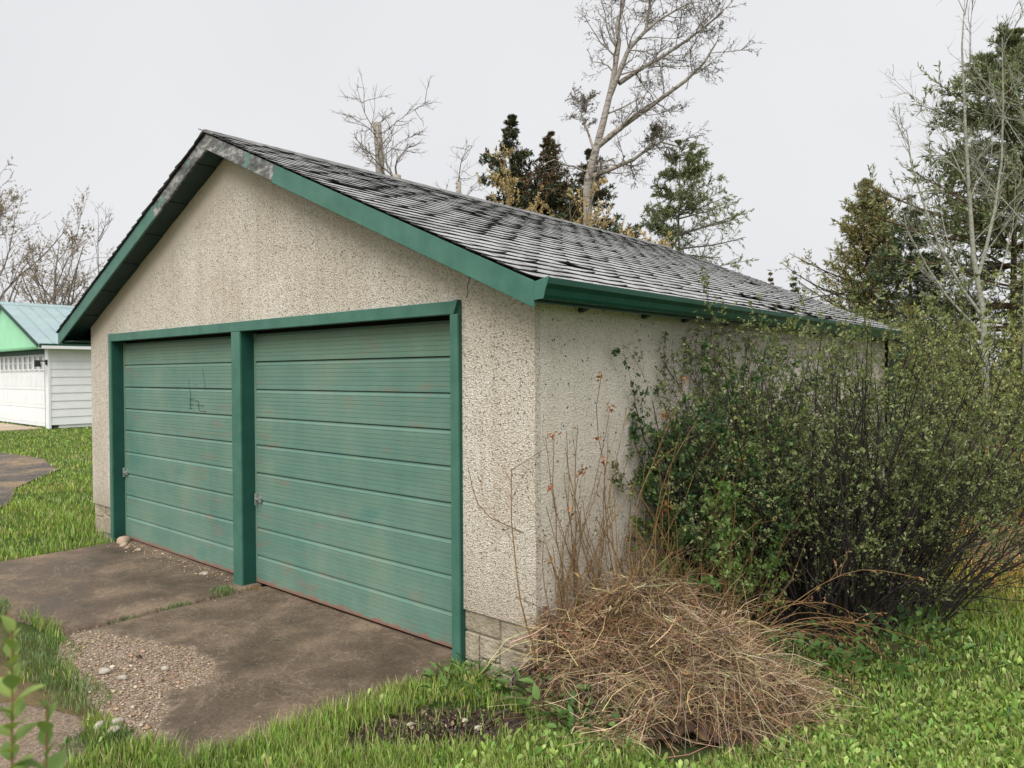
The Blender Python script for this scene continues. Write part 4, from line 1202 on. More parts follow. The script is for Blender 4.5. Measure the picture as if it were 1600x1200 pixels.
# rose canes by the corner
def canes():
    rg = np.random.default_rng(7)
    root = empty('rose_bush', (.3, .5, 0), 'thin brown rose canes with orange leaf tufts against the side wall', 'shrub')
    B = 66
    u = rg.random(B)
    st = np.stack([-.22 + u * .30 + rg.normal(size=B) * .07, -.42 + u * 1.15 + rg.normal(size=B) * .09, np.full(B, -.03)], -1)
    d = np.stack([rg.normal(size=B) * .20 - .02, rg.normal(size=B) * .22 - .05, np.ones(B)], -1)
    ln = .75 + .95 * rg.random(B) ** 1.2
    tall = [((-.22, -.38), (-.10, -.22), 1.30), ((-.15, -.30), (-.05, -.03), 1.60), ((-.02, -.05), (.02, -.05), 1.86), ((.02, .02), (-.04, -.14), 1.90), ((-.12, -.22), (-.02, .06), 1.72),
            ((.10, .30), (.06, .14), 1.65), ((.05, .12), (.02, -.12), 1.55)]
    for i, (s, dr, l) in enumerate(tall):
        st[i, :2] = s; d[i] = (dr[0], dr[1], 1); ln[i] = l
    P = polyline(rg, st, d, ln, 11, .12, np.full(B, .035))
    Rd = (.0036 + .0024 * rg.random(B))[:, None] * np.linspace(1, .4, 11)[None]
    C, CR = branch(rg, P, Rd, 3, .2, .95, 38, 14, .30, .6, 5, .12, .05, rmin=.0016)
    for Q in (P, C):
        x = Q[..., 0] + .3
        y_ = Q[..., 1] + .5
        x = np.where(x < -.30, -.30 + (x + .30) * .15, x)
        y_ = np.where(y_ < -.15, -.15 + (y_ + .15) * .25, y_)
        Q[..., 1] = y_ - .5
        Q[..., 0] = np.where((x < .02) & (y_ > -.02), .02 + np.abs(x) * .12, x) - .3
    # arching canes to the right of the dry heap
    V, F = join([tubes(P, Rd, 5), tubes(C, CR, 4)])
    raw('canes', V, F, 'bark_cane', root, smooth=True)
    tips = np.concatenate([np.repeat(P[:9, -1], 7, 0), np.repeat(P[:3, -3], 4, 0), np.repeat(C[::14, -1], 2, 0)])
    n = len(tips)
    V, F = cards(rg, tips + rg.normal(size=(n, 3)) * .012, rg.normal(size=(n, 3)) + np.array([0, 0, -.2]), .035 * (.6 + .8 * rg.random(n)), .016 * (.6 + .8 * rg.random(n)))
    raw('dry_leaves', V, [F], 'leaf', root, col=tint(rg, n, 4, (.42, .15, .05), .25, (.35, .22, .09), .35))
    n = 420
    p, dd = at_t(C[rg.integers(0, len(C), n)], rg.random(n))
    V, F = cards(rg, p, dd + rg.normal(size=dd.shape) * .6, .02 * (.6 + .8 * rg.random(n)), .011 * np.ones(n))
    raw('young_leaves', V, [F], 'leaf', root, col=tint(rg, n, 4, (.16, .19, .05), .25, (.24, .14, .05), .4))
    root2 = empty('rose_bush', (.95, 1.0, 0), 'arching orange-brown canes spreading right above the dry heap', 'shrub')
    B = 11
    st = rg.normal(size=(B, 3)) * np.array([.07, .07, .05]) + np.array([-.10, -.05, .22])
    d = np.stack([.62 + rg.normal(size=B) * .14, .50 + rg.normal(size=B) * .16, .80 + rg.normal(size=B) * .22], -1)
    P = polyline(rg, st, d, .62 + .35 * rg.random(B), 9, .07, np.full(B, -.16))
    Rd = np.full((B, 1), .0036) * np.linspace(1, .4, 9)[None]
    C, CR = branch(rg, P, Rd, 7, .4, 1, 30, 12, .32, .6, 5, .12, -.02, rmin=.0018)
    V, F = join([tubes(P, Rd, 5), tubes(C, CR, 4)])
    raw('canes', V, F, 'bark_cane', root2, smooth=True)
    n = 260
    p, dd = at_t(C[rg.integers(0, len(C), n)], .5 + .5 * rg.random(n))
    V, F = cards(rg, p, dd + rg.normal(size=dd.shape) * .7, .022 * (.6 + .8 * rg.random(n)), .012 * np.ones(n))
    raw('dry_leaves', V, [F], 'leaf', root2, col=tint(rg, n, 4, (.30, .14, .07), .25, (.36, .25, .12), .4))
canes()

# heap of dead stalks and grass
HC = np.array([.58, .50]); HA = np.array([.72, .69]); HB_ = np.array([.69, -.72])
def heap_h(x, y):
    a = ((x - HC[0]) * HA[0] + (y - HC[1]) * HA[1]) / .76
    b_ = ((x - HC[0]) * HB_[0] + (y - HC[1]) * HB_[1]) / .66
    an = np.arctan2(b_, a)
    r2 = (a * a + b_ * b_) * (1 + .26 * np.sin(an * 3 + .6) + .20 * np.sin(an * 5 + 2.0) + .10 * np.sin(an * 9 + 1.0))
    lump = (vnoise(x, y, 4.2, 3) - .5) * .46 + (vnoise(x, y, 9.5, 5) - .5) * .22
    return np.clip(.46 * np.clip(1 - r2, 0, 1) ** .75 * (1 - .30 * a) + lump * np.clip(1.12 - r2, 0, 1), 0, None)
def heap():
    rg = np.random.default_rng(17)
    root = empty('dry_brush_heap', (HC[0], HC[1], 0), 'big tangled heap of dead tan stalks and grass at the garage corner', 'brush heap')
    g = np.linspace(-.9, .9, 64)
    a, b_ = np.meshgrid(g, g * .75, indexing='ij')
    x = HC[0] + a * HA[0] + b_ * HB_[0]; y = HC[1] + a * HA[1] + b_ * HB_[1]
    z = np.maximum(heap_h(x, y) * .62 + (rg.random(x.shape) - .5) * .035, 0) - .05
    idx = np.arange(x.size).reshape(x.shape)
    F = np.stack([idx[:-1, :-1], idx[1:, :-1], idx[1:, 1:], idx[:-1, 1:]], -1).reshape(-1, 4)
    zz = z.ravel()
    ok = (zz[F] > -.2).all(1)
    raw('dark_litter_core', np.stack([x - HC[0], y - HC[1], z], -1), [F[ok]], 'straw', root, col=tint(rg, x.size, 1, (.070, .047, .030), .5))  # dark brown litter core added for occlusion inside the heap, behind the stalks
    def stalks(B, l0, l1, r_, el, col, alt, name, top=.25, K=7):
        t = rg.random(B) * 2 * math.pi; q = np.sqrt(rg.random(B)) * 1.0
        a = np.cos(t) * q * .80; b_ = np.sin(t) * q * .66
        px = HC[0] + a * HA[0] + b_ * HB_[0]; py = HC[1] + a * HA[1] + b_ * HB_[1]
        az = rg.random(B) * 2 * math.pi
        e = np.radians(rg.normal(size=B) * el)
        ln = l0 + (l1 - l0) * rg.random(B) ** 1.5
        cz = np.maximum(heap_h(px, py) - rg.random(B) ** 1.5 * top, .005)
        curve = rg.normal(size=B) * 2.0
        sag = .35 + .9 * rg.random(B)
        P = np.empty((B, K, 3))
        for k in range(K):
            s_ = (k / (K - 1) - .5) * ln
            an = az + curve * s_
            P[:, k, 0] = px + np.cos(an) * np.cos(e) * s_ - HC[0]
            P[:, k, 1] = py + np.sin(an) * np.cos(e) * s_ - HC[1]
            P[:, k, 2] = np.maximum(cz + np.sin(e) * s_ - sag * s_ * s_, .0 + .02 * rg.random(B)) + rg.normal(size=B) * .004
        P[..., 0] = np.where((P[..., 0] + HC[0] < .02) & (P[..., 1] + HC[1] > -.02), .02 - HC[0], P[..., 0])
        Rd = (r_ * (.5 + rg.random(B)))[:, None] * np.linspace(1, .5, K)[None]
        V, F = tubes(P, Rd, 3)
        raw(name, V, [F], 'straw', root, col=tint(rg, B, K * 3, col, .38, alt, .4) * np.repeat(np.stack([.58 + .8 * vnoise(px, py, 5.5, 21), .56 + .82 * vnoise(px, py, 5.5, 21), .54 + .84 * vnoise(px, py, 5.5, 21)], -1) * (1 + (np.clip(vnoise(px, py, 4.0, 22), 0, 1)[:, None] - .5) * np.array([.14, .0, -.10])), K * 3, 0))['kind'] = 'stuff'
    stalks(4600, .08, .38, .0014, 32, (.30, .195, .11), (.16, .10, .065), 'dead_grass', .30)
    stalks(2100, .18, .75, .0015, 24, (.68, .52, .315), (.44, .30, .17), 'pale_stalks', .09)
    stalks(320, .3, .85, .0026, 34, (.25, .165, .11), (.16, .11, .09), 'thick_stalks', .10)
    # dry stems still standing
    B = 210
    t = rg.random(B) * 2 * math.pi; q = np.sqrt(rg.random(B)) * .8
    a = np.cos(t) * q * .8 - .10; b_ = np.sin(t) * q * .6 - .10
    st = np.stack([a * HA[0] + b_ * HB_[0], a * HA[1] + b_ * HB_[1], np.full(B, .0)], -1)
    st[:, 0] = np.maximum(st[:, 0] + HC[0], .06) - HC[0]
    P = polyline(rg, st, np.stack([rg.normal(size=B) * .3, rg.normal(size=B) * .3, np.ones(B)], -1), .35 + .65 * rg.random(B) ** 1.5, 8, .15, -.05 * rg.random(B))
    P[..., 0] = np.maximum(P[..., 0] + HC[0], .03) - HC[0]
    Rd = (.0017 * (.6 + .8 * rg.random(B)))[:, None] * np.linspace(1.2, .4, 8)[None]
    C, CR = branch(rg, P, Rd, 3, .4, .95, 40, 14, .3, .6, 5, .15, .0, rmin=.0009)
    V, F = join([tubes(P, Rd, 3), tubes(C, CR, 3)])
    raw('standing_stems', V, F, 'bark_cane', root)['kind'] = 'stuff'
    # tussocks of long dead grass arching out of the tangle
    for ti, (ta, tb, tn, tl) in enumerate(((-.55, .10, 170, .42), (-.15, -.25, 200, .50), (.05, .22, 220, .55), (.42, -.10, 200, .50), (.25, .40, 150, .46), (-.35, .42, 170, .44), (.62, .18, 130, .42), (-.1, .48, 130, .40))):
        cx_ = ta * .84 * HA[0] + tb * .9 * HB_[0]; cy_ = ta * .84 * HA[1] + tb * .9 * HB_[1]
        hz = float(heap_h(np.array([cx_ + HC[0]]), np.array([cy_ + HC[1]]))[0])
        st = np.stack([cx_ + rg.normal(size=tn) * .07, cy_ + rg.normal(size=tn) * .07, np.full(tn, max(hz - .20, .0))], -1)
        d = np.stack([rg.normal(size=tn) * .75, rg.normal(size=tn) * .75, np.full(tn, .9)], -1)
        P = polyline(rg, st, d, tl * (.5 + .8 * rg.random(tn)), 8, .10, -.06 - .34 * rg.random(tn))
        P[..., 2] = np.maximum(P[..., 2], .005)
        P[..., 0] = np.where((P[..., 0] + HC[0] < .02) & (P[..., 1] + HC[1] > -.02), .02 - HC[0], P[..., 0])
        V, F = tubes(P, (.0013 * (.6 + rg.random(tn)))[:, None] * np.linspace(1.2, .4, 8)[None], 3)
        raw('tussock', V, [F], 'straw', root, col=tint(rg, tn, 24, (.58, .45, .28), .35, (.30, .21, .13), .4))['kind'] = 'stuff'
    n = 3600
    t = rg.random(n) * 2 * math.pi; q = np.sqrt(rg.random(n))
    a = np.cos(t) * q * .82; b_ = np.sin(t) * q * .62
    px = HC[0] + a * HA[0] + b_ * HB_[0]; py = HC[1] + a * HA[1] + b_ * HB_[1]
    px = np.where((px < .03) & (py > -.02), .03, px)
    p = np.stack([px - HC[0], py - HC[1], np.maximum(heap_h(px, py) * (.72 + .3 * rg.random(n)), .0)], -1)
    V, F = cards(rg, p, rg.normal(size=p.shape), .035 * (.5 + rg.random(n)), .017 * (.5 + rg.random(n)))
    raw('withered_leaves', V, [F], 'straw', root, col=tint(rg, n, 4, (.24, .14, .08), .35, (.34, .25, .16), .4))['kind'] = 'stuff'
heap()

# broad-leaved weeds
def rosette(name, x, y, n, rad, h, ln, wd, label, seed, col=(.075, .165, .040), alt=(.13, .22, .06), cat='weeds', stretch=(1, 1)):
    rg = np.random.default_rng(seed)
    t = rg.random(n) * 2 * math.pi; q = np.sqrt(rg.random(n)) * rad
    p = np.stack([np.cos(t) * q * stretch[0], np.sin(t) * q * stretch[1], rg.random(n) * h - .02], -1)
    d = np.stack([np.cos(t) + rg.normal(size=n) * .7, np.sin(t) + rg.normal(size=n) * .7, .5 + .5 * rg.random(n)], -1)
    root = empty(name, (x, y, 0), label, cat)
    datas = []
    u = np.linspace(0, 1, 5); wv = np.array([.12, .85, 1.0, .68, .04])
    V = np.array([(q * wv[k] * .5, u[k], abs(q) * wv[k] * .10 - .14 * u[k] ** 2) for k in range(5) for q in (-1, 0, 1)])
    F = np.array([(k * 3 + j_, k * 3 + j_ + 1, k * 3 + j_ + 4, k * 3 + j_ + 3) for k in range(4) for j_ in range(2)])
    for f in (.75, 1.0, 1.25):
        for cc in (col, alt):
            t_ = raw('leaf', V, [F], 'leaf', col=np.array(cc)[None].repeat(15, 0) * f, smooth=True)
            datas.append(t_.data); bpy.data.objects.remove(t_)
    for i in range(n):
        dv = Vector(d[i]).normalized()
        xv = dv.cross(Vector((rg.normal() * .3, rg.normal() * .3, 1))).normalized(); zv = xv.cross(dv)
        o = bpy.data.objects.new('leaf', datas[int(rg.integers(0, 6))]); COL.objects.link(o); o.parent = root
        l_ = ln * rg.uniform(.5, 1.5); w_ = wd * rg.uniform(.6, 1.3)
        m = Matrix(((xv.x, dv.x, zv.x, p[i, 0]), (xv.y, dv.y, zv.y, p[i, 1]), (xv.z, dv.z, zv.z, p[i, 2]), (0, 0, 0, 1)))
        o.matrix_local = m @ Matrix.Diagonal((w_, l_, l_, 1))
    return root
rosette('weed_clump', .22, -.12, 130, .24, .16, .07, .036, 'green broad-leaved weeds at the left foot of the dry heap', 201)
rosette('weed_clump', .50, -.22, 70, .17, .10, .06, .032, 'low green weeds in front of the dry heap', 202)
rosette('weed_clump', 1.25, 1.45, 170, .34, .20, .055, .034, 'leafy weeds under the large shrub right of the heap', 203)
rosette('weed_clump', 1.10, 1.10, 90, .22, .24, .05, .030, 'fresh green weeds at the right shoulder of the heap', 204)
rosette('weed_clump', -.35, -.16, 120, .26, .07, .06, .022, 'weeds at the foot of the block wall corner', 205, (.10, .19, .05))
rosette('weed_clump', 1.45, 2.0, 150, .36, .22, .055, .034, 'leafy weeds at the right base of the large shrub', 206, (.055, .115, .035))

# sapling near the camera, every leaf its own
def sapling():
    rg = np.random.default_rng(77)
    base = np.array([1.37, -2.93, 0])
    root = empty('sapling', tuple(base), 'young light green sapling close to the camera at lower left', 'sapling')
    stems = []
    up = np.array([0, 0, 1.0]); rv = np.array([RX, RY, 0])
    def stem(a0, a1, z1, bend, dep):
        t = np.linspace(0, 1, 9)
        fx = np.array([FX, FY, 0])
        return (a0 + (a1 - a0) * t + bend * np.sin(t * 3.1))[:, None] * rv + (z1 * t)[:, None] * up + (dep * t)[:, None] * fx
    for a0, a1, z1, b_, dp_ in ((-.02, .018, 1.42, .004, .0), (.0, .055, 1.30, .010, .02), (-.03, -.045, 1.27, -.012, .04)):
        stems.append(stem(a0, a1, z1, b_, dp_))
    P = np.stack(stems)
    V, F = tubes(P, np.full((3, 1), .0038) * np.linspace(1, .4, 9)[None], 7)
    raw('stem', V, [F], 'bark_cane', root, smooth=True)
    nodes = []
    for si, (n, z0) in enumerate(((34, 1.02), (18, .98), (18, .98))):
        for i in range(n):
            nodes.append((si, z0 / P[si, -1, 2] + (1 - z0 / P[si, -1, 2]) * (i + .5) / n, i))
    # one oval leaf mesh, folded along the rib
    u = np.linspace(0, 1, 6); wv = np.array([.10, .62, .96, .90, .55, .03])
    V = []
    for k in range(6):
        for s in (-1, 0, 1): V.append((s * wv[k] * .5, u[k], abs(s) * wv[k] * .12 - .16 * u[k] ** 2))
    F = [(k * 3 + j, k * 3 + j + 1, k * 3 + j + 4, k * 3 + j + 3) for k in range(5) for j in range(2)]
    datas = []
    for cc in ((.23, .33, .085), (.29, .38, .10), (.19, .29, .08)):
        t = raw('leaf', np.array(V), [np.array(F)], 'leaf', col=np.array(cc)[None].repeat(18, 0), smooth=True)
        datas.append(t.data); bpy.data.objects.remove(t)
    for si, t, i in nodes:
        p, d = at_t(P[si:si + 1], np.array([t]))
        az = i * 2.4 + si
        el = R(38 + 30 * (t > .93))
        dv = Vector((math.cos(az) * math.cos(el), math.sin(az) * math.cos(el), math.sin(el)))
        xv = dv.cross(Vector((0, 0, 1))).normalized(); zv = xv.cross(dv)
        ln = (.047 if t < .93 else .030) * rg.uniform(.75, 1.15)
        o = bpy.data.objects.new('leaf', datas[int(rg.integers(0, 3))]); COL.objects.link(o); o.parent = root
        m = Matrix(((xv.x, dv.x, zv.x, p[0, 0]), (xv.y, dv.y, zv.y, p[0, 1]), (xv.z, dv.z, zv.z, p[0, 2]), (0, 0, 0, 1)))
        o.matrix_local = m @ Matrix.Diagonal((ln * .72, ln, ln, 1))
sapling()

# ------------------------------------------------------------------ grass
BLOCKED = [SLAB_A, SLAB_B, FRAG, DRIVE, APRON]
def grass_blades(rg, x, y, h, wd, dist_):
    n = len(x)
    az = rg.random(n) * 2 * math.pi
    lean = (.15 + .55 * rg.random(n)) * h
    z = -.03 * np.ones(n)
    b0 = np.stack([x, y, z], -1)
    ld = np.stack([np.cos(az), np.sin(az), np.zeros(n)], -1)
    sv = np.stack([-np.sin(az + rg.normal(size=n) * .8), np.cos(az), np.zeros(n)], -1) * (wd * .5)[:, None]
    m = b0 + ld * (lean * .35)[:, None]; m[:, 2] += h * .6
    tp = b0 + ld * lean[:, None]; tp[:, 2] += h
    V = np.stack([b0 - sv, b0 + sv, m + sv * .8, m - sv * .8, tp], 1).reshape(-1, 3)
    i = np.arange(n)[:, None] * 5
    return V, [i + np.array([[0, 1, 2, 3]]), i + np.array([[3, 2, 4]])]
def lawn_mask(x, y, rg):
    """how thick the grass stands at x, y (0..1)"""
    m = np.ones(len(x))
    m[(x > -6.62) & (x < .02) & (y > -.02) & (y < L + .05)] = 0
    for p in BLOCKED:
        ins = in_poly(x, y, p)
        m[ins & (edge_dist(x, y, p) > .05 * rg.random(len(x)))] = 0
    d = np.hypot(((x + .1) * .68 + (y + .6) * .73) / .50, ((x + .1) * .73 - (y + .6) * .68) / .26) + (vnoise(x, y, 6, 2) - .5) * .7 + (vnoise(x, y, 17, 4) - .5) * .4
    m *= np.clip((d - .75) * 2.2, .07, 1)
    front = (x < -1.15) & (y < -1.5) & (x > -8.3)
    m[front] *= np.clip((vnoise(x[front], y[front], 3.1, 9) - .64) * 6, 0, .9)
    m[(x > -3.25) & (x < -2.95) & (y > -1.45) & (y < .2)] = 0
    hp = heap_h(x, y) > .06
    m[hp] = 0
    und = np.exp(-(((x - .9) / .9) ** 2 + ((y - 2.2) / 1.4) ** 2))
    m *= np.clip(1.25 - und * 1.3, .05, 1)
    dd = np.hypot((x - 1.55) / .75, (y - 6.3) / 1.9)
    m *= np.clip(dd * 1.3 - .5, .06, 1)
    return m
def lawn_grass():
    rg = np.random.default_rng(3)
    n = 640000
    lo, hi = 2.5, 42.0
    r_ = np.exp(np.log(lo) + (math.log(hi) - math.log(lo)) * rg.random(n) ** 1.25)
    az = yaw + R(46) * (2 * rg.random(n) - 1)
    x = CAM[0] - np.sin(az) * r_; y = CAM[1] + np.cos(az) * r_
    m = lawn_mask(x, y, rg)
    m *= 1 - .35 * np.clip((x - .3) * 1.2, 0, 1) * (r_ < 6)
    k = rg.random(n) < m
    # nothing of the ground behind the garage is in view
    k &= ~((x < -.3) & (y > 8.5) & (x > -18))
    x, y, r_ = x[k], y[k], r_[k]
    n = len(x)
    h = (.028 + .046 * rg.random(n)) * (.55 + .9 * vnoise(x, y, 2.4, 11)) * (.7 + .6 * vnoise(x, y, 8.5, 12))
    h = np.where((x < -1.15) & (y < -1.5) & (x > -8.3), h * .65, h)
    edge = np.minimum(edge_dist(x, y, SLAB_A), edge_dist(x, y, SLAB_B))
    h *= 1 + .5 * np.exp(-(edge / .15) ** 2)
    wall = np.exp(-((y / .15) ** 2)) * (x < -6) + np.exp(-(((x + 6.7) / .25) ** 2)) * (y > 0)
    h *= 1 + 1.2 * np.clip(wall, 0, 1)
    wd = .0042 * np.maximum(1, r_ / 4.5) * (.7 + .6 * rg.random(n))
    V, F = grass_blades(rg, x, y, h, wd, r_)
    c = tint(rg, n, 5, (.245, .375, .080), .30, (.43, .40, .21), .15)
    big = vnoise(x, y, 1.3, 13)
    mul = np.stack([.8 + .55 * big, .85 + .32 * big, .8 + .3 * big], -1)
    dry = np.clip(1.5 - np.hypot((x - 1.55) / .9, (y - 6.3) / 2.2), 0, 1) + np.clip((y - 8) / 14, 0, .6) * (x > -4)
    mul[:, 0] *= 1 + 1.2 * np.clip(dry, 0, 1)
    mul[:, 1] *= 1 - .05 * np.clip(dry, 0, 1)
    c = c * np.repeat(mul, 5, 0)
    o = raw('grass', V, F, 'leaf', col=c)
    tag(o, 'short green spring grass covering the lawn', kind='stuff')
    # small broad leaves growing through the turf at the right
    n = 230000
    r_ = np.exp(np.log(2.5) + (math.log(9) - math.log(2.5)) * rg.random(n) ** 1.2)
    az = yaw + R(46) * (2 * rg.random(n) - 1)
    x = CAM[0] - np.sin(az) * r_; y = CAM[1] + np.cos(az) * r_
    m = lawn_mask(x, y, rg) * np.clip(.12 + (x - .2) * .9, .04, 1) * np.clip(vnoise(x, y, 3.7, 15) * 1.9 - .2, .1, 1)
    m *= np.clip((9.5 - r_) / 5, 0, 1)
    k = (rg.random(n) < m) & (y > -2.3)
    x, y = x[k], y[k]; n = len(x)
    p = np.stack([x, y, -.025 + .02 * rg.random(n)], -1)
    d = unit(np.stack([rg.normal(size=n), rg.normal(size=n), .7 + .9 * rg.random(n)], -1))
    ln = .043 * (.35 + 1.0 * rg.random(n))[:, None]; wd = .020 * (.45 + .9 * rg.random(n))[:, None]
    Sd = unit(np.cross(d, rg.normal(size=d.shape))); Nn = np.cross(Sd, d)
    V = np.stack([p, p + d * ln * .5 + Sd * wd * .42 + Nn * wd * .1, p + d * ln * .82 + Sd * wd * .42 + Nn * wd * .06, p + d * ln,
                  p + d * ln * .82 - Sd * wd * .42 + Nn * wd * .06, p + d * ln * .5 - Sd * wd * .42 + Nn * wd * .1], 1).reshape(-1, 3)
    i = np.arange(n)[:, None] * 6
    F = np.concatenate([i + np.array([[0, 1, 5]]), i + np.array([[1, 4, 5]]), i + np.array([[1, 2, 4]]), i + np.array([[2, 3, 4]])])
    o = raw('clover', V, [F], 'leaf', col=tint(rg, n, 6, (.235, .350, .082), .34, (.37, .46, .145), .3))
    tag(o, 'small broad green leaves growing through the lawn', kind='stuff')
lawn_grass()

def tuft(x, y, n, rad, h, label, seed, col=(.16, .25, .085), alt=(.27, .30, .14), stretch=(1, 1)):
    h *= .68
    rg = np.random.default_rng(seed)
    t = rg.random(n) * 2 * math.pi; q = np.sqrt(rg.random(n)) * rad
    xx = np.cos(t) * q * stretch[0]; yy = np.sin(t) * q * stretch[1]
    V, F = grass_blades(rg, xx, yy, h * (.5 + .7 * rg.random(n)) * (1.2 - .6 * q / rad), np.full(n, .0042), None)
    o = raw('grass_tuft', V, F, 'leaf', col=tint(rg, n, 5, col, .25, alt, .25))
    o.location = (x, y, .012)
    tag(o, label, 'grass tuft', 'grass tufts in the slab joints')
tuft(-3.17, -.22, 420, .11, .10, 'round grass tuft in the joint at the foot of the post', 301)
tuft(-3.12, -.62, 300, .09, .055, 'low grass tuft in the slab joint a step out from the post', 302, stretch=(.6, 1.5))
tuft(-3.11, -1.02, 150, .07, .04, 'small grass tuft near the outer end of the slab joint', 303, stretch=(.5, 1.6))
tuft(-4.15, -1.62, 700, .22, .15, 'tall grass tuft at the left front edge of the damp slab', 304, stretch=(1.3, .7))
tuft(-2.9, -1.62, 900, .34, .07, 'matted grass where the slab joint meets the gravel', 305, stretch=(1.3, .6))
tuft(-2.05, -1.72, 900, .30, .08, 'broad grass clump in front of the worn gravel patch', 306, stretch=(1.4, .5))
tuft(-2.5, -1.72, 700, .26, .08, 'grass clump between slab fragment and gravel patch', 309, stretch=(1.3, .5))
tuft(-1.28, -1.86, 500, .17, .08, 'spiky pale grass clump beside the slab fragment', 307, (.12, .22, .06))
tuft(-3.02, .02, 260, .10, .05, 'dry tan grass at the right foot of the post', 308, (.30, .20, .09), (.36, .26, .13), (1.1, .6))

# ------------------------------------------------------------------ stones
def stone_mesh(rg, s):
    import bmesh
    bm = bmesh.new()
    bmesh.ops.create_icosphere(bm, subdivisions=2, radius=1)
    k = rg.normal(size=(4, 3))
    for v_ in bm.verts:
        c = np.array(v_.co)
        f = 1 + sum(.13 * math.sin(2.4 * float(c @ kk) + i) for i, kk in enumerate(k))
        c = np.sign(c) * np.abs(c) ** .8
        v_.co = Vector((c[0] * f * s[0], c[1] * f * s[1], c[2] * f * s[2]))
    me = bpy.data.meshes.new('stone')
    bm.to_mesh(me); bm.free()
    me.polygons.foreach_set('use_smooth', [True] * len(me.polygons))
    return me
rgs = np.random.default_rng(91)
def stone(x, y, s, mat, label, z=0.0):
    me = stone_mesh(rgs, s); me.materials.append(M[mat])
    o = bpy.data.objects.new('stone', me); COL.objects.link(o)
    s = tuple(q * .82 for q in s)
    o.scale = (.82, .82, .82); o.location = (x, y, z + s[2] * .30); o.rotation_euler = (0, 0, rgs.random() * 6)
    tag(o, label, 'stone', 'loose stones on the apron')
stone(-5.72, .0, (.085, .07, .06), 'brown_stone', 'largest lumpy brown stone at the foot of the left jamb')
stone(-5.55, -.06, (.06, .045, .03), 'brown_stone', 'flat brown stone right of the lump by the left jamb')
stone(-5.42, -.07, (.05, .035, .022), 'brown_stone', 'small brown stone, third along from the left jamb')
stone(-5.22, -.05, (.045, .03, .018), 'brown_stone', 'thin brown chip furthest from the left jamb')
stone(-3.80, -.06, (.05, .035, .022), 'pale_stone', 'pale oval stone alone before the left door')
stone(-2.17, -1.50, (.055, .04, .02), 'pale_stone', 'broad pale stone at the left of the gravel patch', -.01)
stone(-1.98, -1.46, (.035, .03, .018), 'pale_stone', 'pale stone beside the broad one on the gravel', -.01)
stone(-1.92, -1.24, (.032, .03, .018), 'pale_stone', 'white stone in the middle of the gravel patch', -.01)
stone(-1.40, -1.72, (.036, .03, .026), 'pale_stone', 'upright white stone at the front of the gravel patch', -.01)
stone(-1.44, -1.79, (.04, .03, .02), 'pale_stone', 'left white stone of the pair at the slab front', -.01)
stone(-1.33, -1.77, (.04, .035, .02), 'pale_stone', 'right white stone of the pair at the slab front', -.01)
stone(-.10, -.60, (.022, .017, .011), 'brown_stone', 'tan stone in the middle of the bare soil patch', -.03)
stone(-.08, -.50, (.028, .022, .014), 'pale_stone', 'pale stone at the back of the bare soil patch', -.03)
stone(-.26, -.72, (.024, .020, .014), 'pale_stone', 'small pale stone at the left of the soil patch', -.03)
stone(.04, -.52, (.026, .022, .014), 'pale_stone', 'pale stone at the right of the soil patch', -.03)
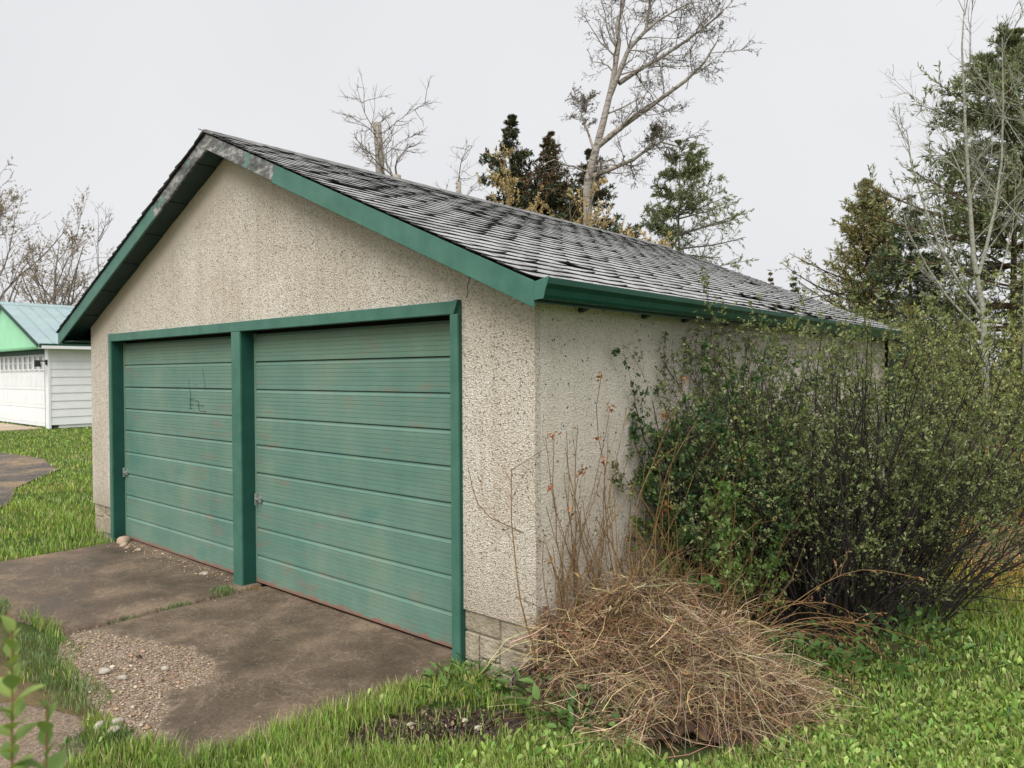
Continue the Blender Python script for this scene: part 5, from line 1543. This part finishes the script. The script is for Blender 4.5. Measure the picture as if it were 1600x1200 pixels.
def gravel():
    rg = np.random.default_rng(19)
    n = 17000
    x = -3.1 + rg.random(n) * 2.6; y = -1.9 + rg.random(n) * 2.0
    ins = in_poly(x, y, ERODE) & in_poly(x, y, SLAB_B) & (edge_dist(x, y, ERODE) > .03 * rg.random(n))
    near = (~ins) & in_poly(x, y, SLAB_B) & (rg.random(n) < .13 * np.exp(-edge_dist(x, y, ERODE) / .25) + .025)
    x1 = -5.6 + rg.random(700) * 2.2; y1 = .06 - np.abs(rg.normal(size=700)) * .10
    sa_, sb_ = rg.normal(size=160) * .19, rg.normal(size=160) * .09
    x2 = -.1 + sa_ * .68 + sb_ * .73; y2 = -.6 + sa_ * .73 - sb_ * .68
    k = ins | near
    X = np.concatenate([x[k], x1, x2]); Y = np.concatenate([y[k], y1, y2])
    Z = np.concatenate([np.full(k.sum(), -.012), np.full(700, .004), np.full(160, -.028)])
    n = len(X)
    s = .0034 * np.exp(rg.normal(size=n) * .5)
    oct_ = np.array([(1, 0, 0), (0, 1, 0), (-1, 0, 0), (0, -1, 0), (0, 0, 1), (.7, .7, .5), (-.7, .7, .45), (-.7, -.7, .5), (.7, -.7, .4)], float)
    F1 = np.array([(4, 5, 6), (4, 6, 7), (4, 7, 8), (4, 8, 5), (5, 0, 1), (5, 1, 6), (6, 1, 2), (6, 2, 7), (7, 2, 3), (7, 3, 8), (8, 3, 0), (8, 0, 5)])[:, :3]
    F1 = np.concatenate([F1])
    an = rg.random(n) * 6.28
    ca, sa = np.cos(an), np.sin(an)
    sx = s * (1 + .6 * rg.random(n)); sy = s * (.8 + .4 * rg.random(n)); sz = s * (.5 + .4 * rg.random(n))
    lx = oct_[None, :, 0] * sx[:, None]; ly = oct_[None, :, 1] * sy[:, None]; lz = oct_[None, :, 2] * sz[:, None]
    V = np.stack([X[:, None] + lx * ca[:, None] - ly * sa[:, None], Y[:, None] + lx * sa[:, None] + ly * ca[:, None], Z[:, None] + lz + .002], -1)
    F = (np.arange(n)[:, None, None] * 9 + F1[None]).reshape(-1, 3)
    o = raw('gravel', V.reshape(-1, 3), [F], 'straw', col=tint(rg, n, 9, (.38, .275, .185), .25, (.56, .47, .37), .2))
    tag(o, 'loose tan gravel on the worn slab and soil', kind='stuff')
gravel()
# soil clods in the bare patch
def clods():
    rg = np.random.default_rng(29)
    n = 900
    sa_, sb_ = rg.normal(size=n) * .22, rg.normal(size=n) * .11
    x = -.1 + sa_ * .68 + sb_ * .73; y = -.6 + sa_ * .73 - sb_ * .68
    p = np.stack([x, y, np.full(n, -.03)], -1)
    V, F = cards(rg, p, rg.normal(size=p.shape) + np.array([0, 0, .4]), .03 * (.4 + rg.random(n)), .02 * (.4 + rg.random(n)), .3)
    o = raw('soil_crumbs', V, [F], 'straw', col=tint(rg, n, 4, (.090, .066, .049), .35, (.22, .165, .115), .15))
    tag(o, 'dark crumbs and bits of litter on the bare soil patch', kind='stuff')
clods()
# cable sagging past the far eave
t = np.linspace(0, 1, 14)
a, c_ = np.array([-7.9, 17.0, 3.55]), np.array([6.0, 21.0, 5.9])
cp = a[None] * (1 - t)[:, None] + c_[None] * t[:, None]
cp[:, 2] -= np.sin(t * math.pi) * .35
V, F = tubes(cp[None], np.full((1, 14), .016), 5)
tag(raw('overhead_cable', V, [F], 'cable'), 'black overhead cable crossing in front of the cedar', 'cable')
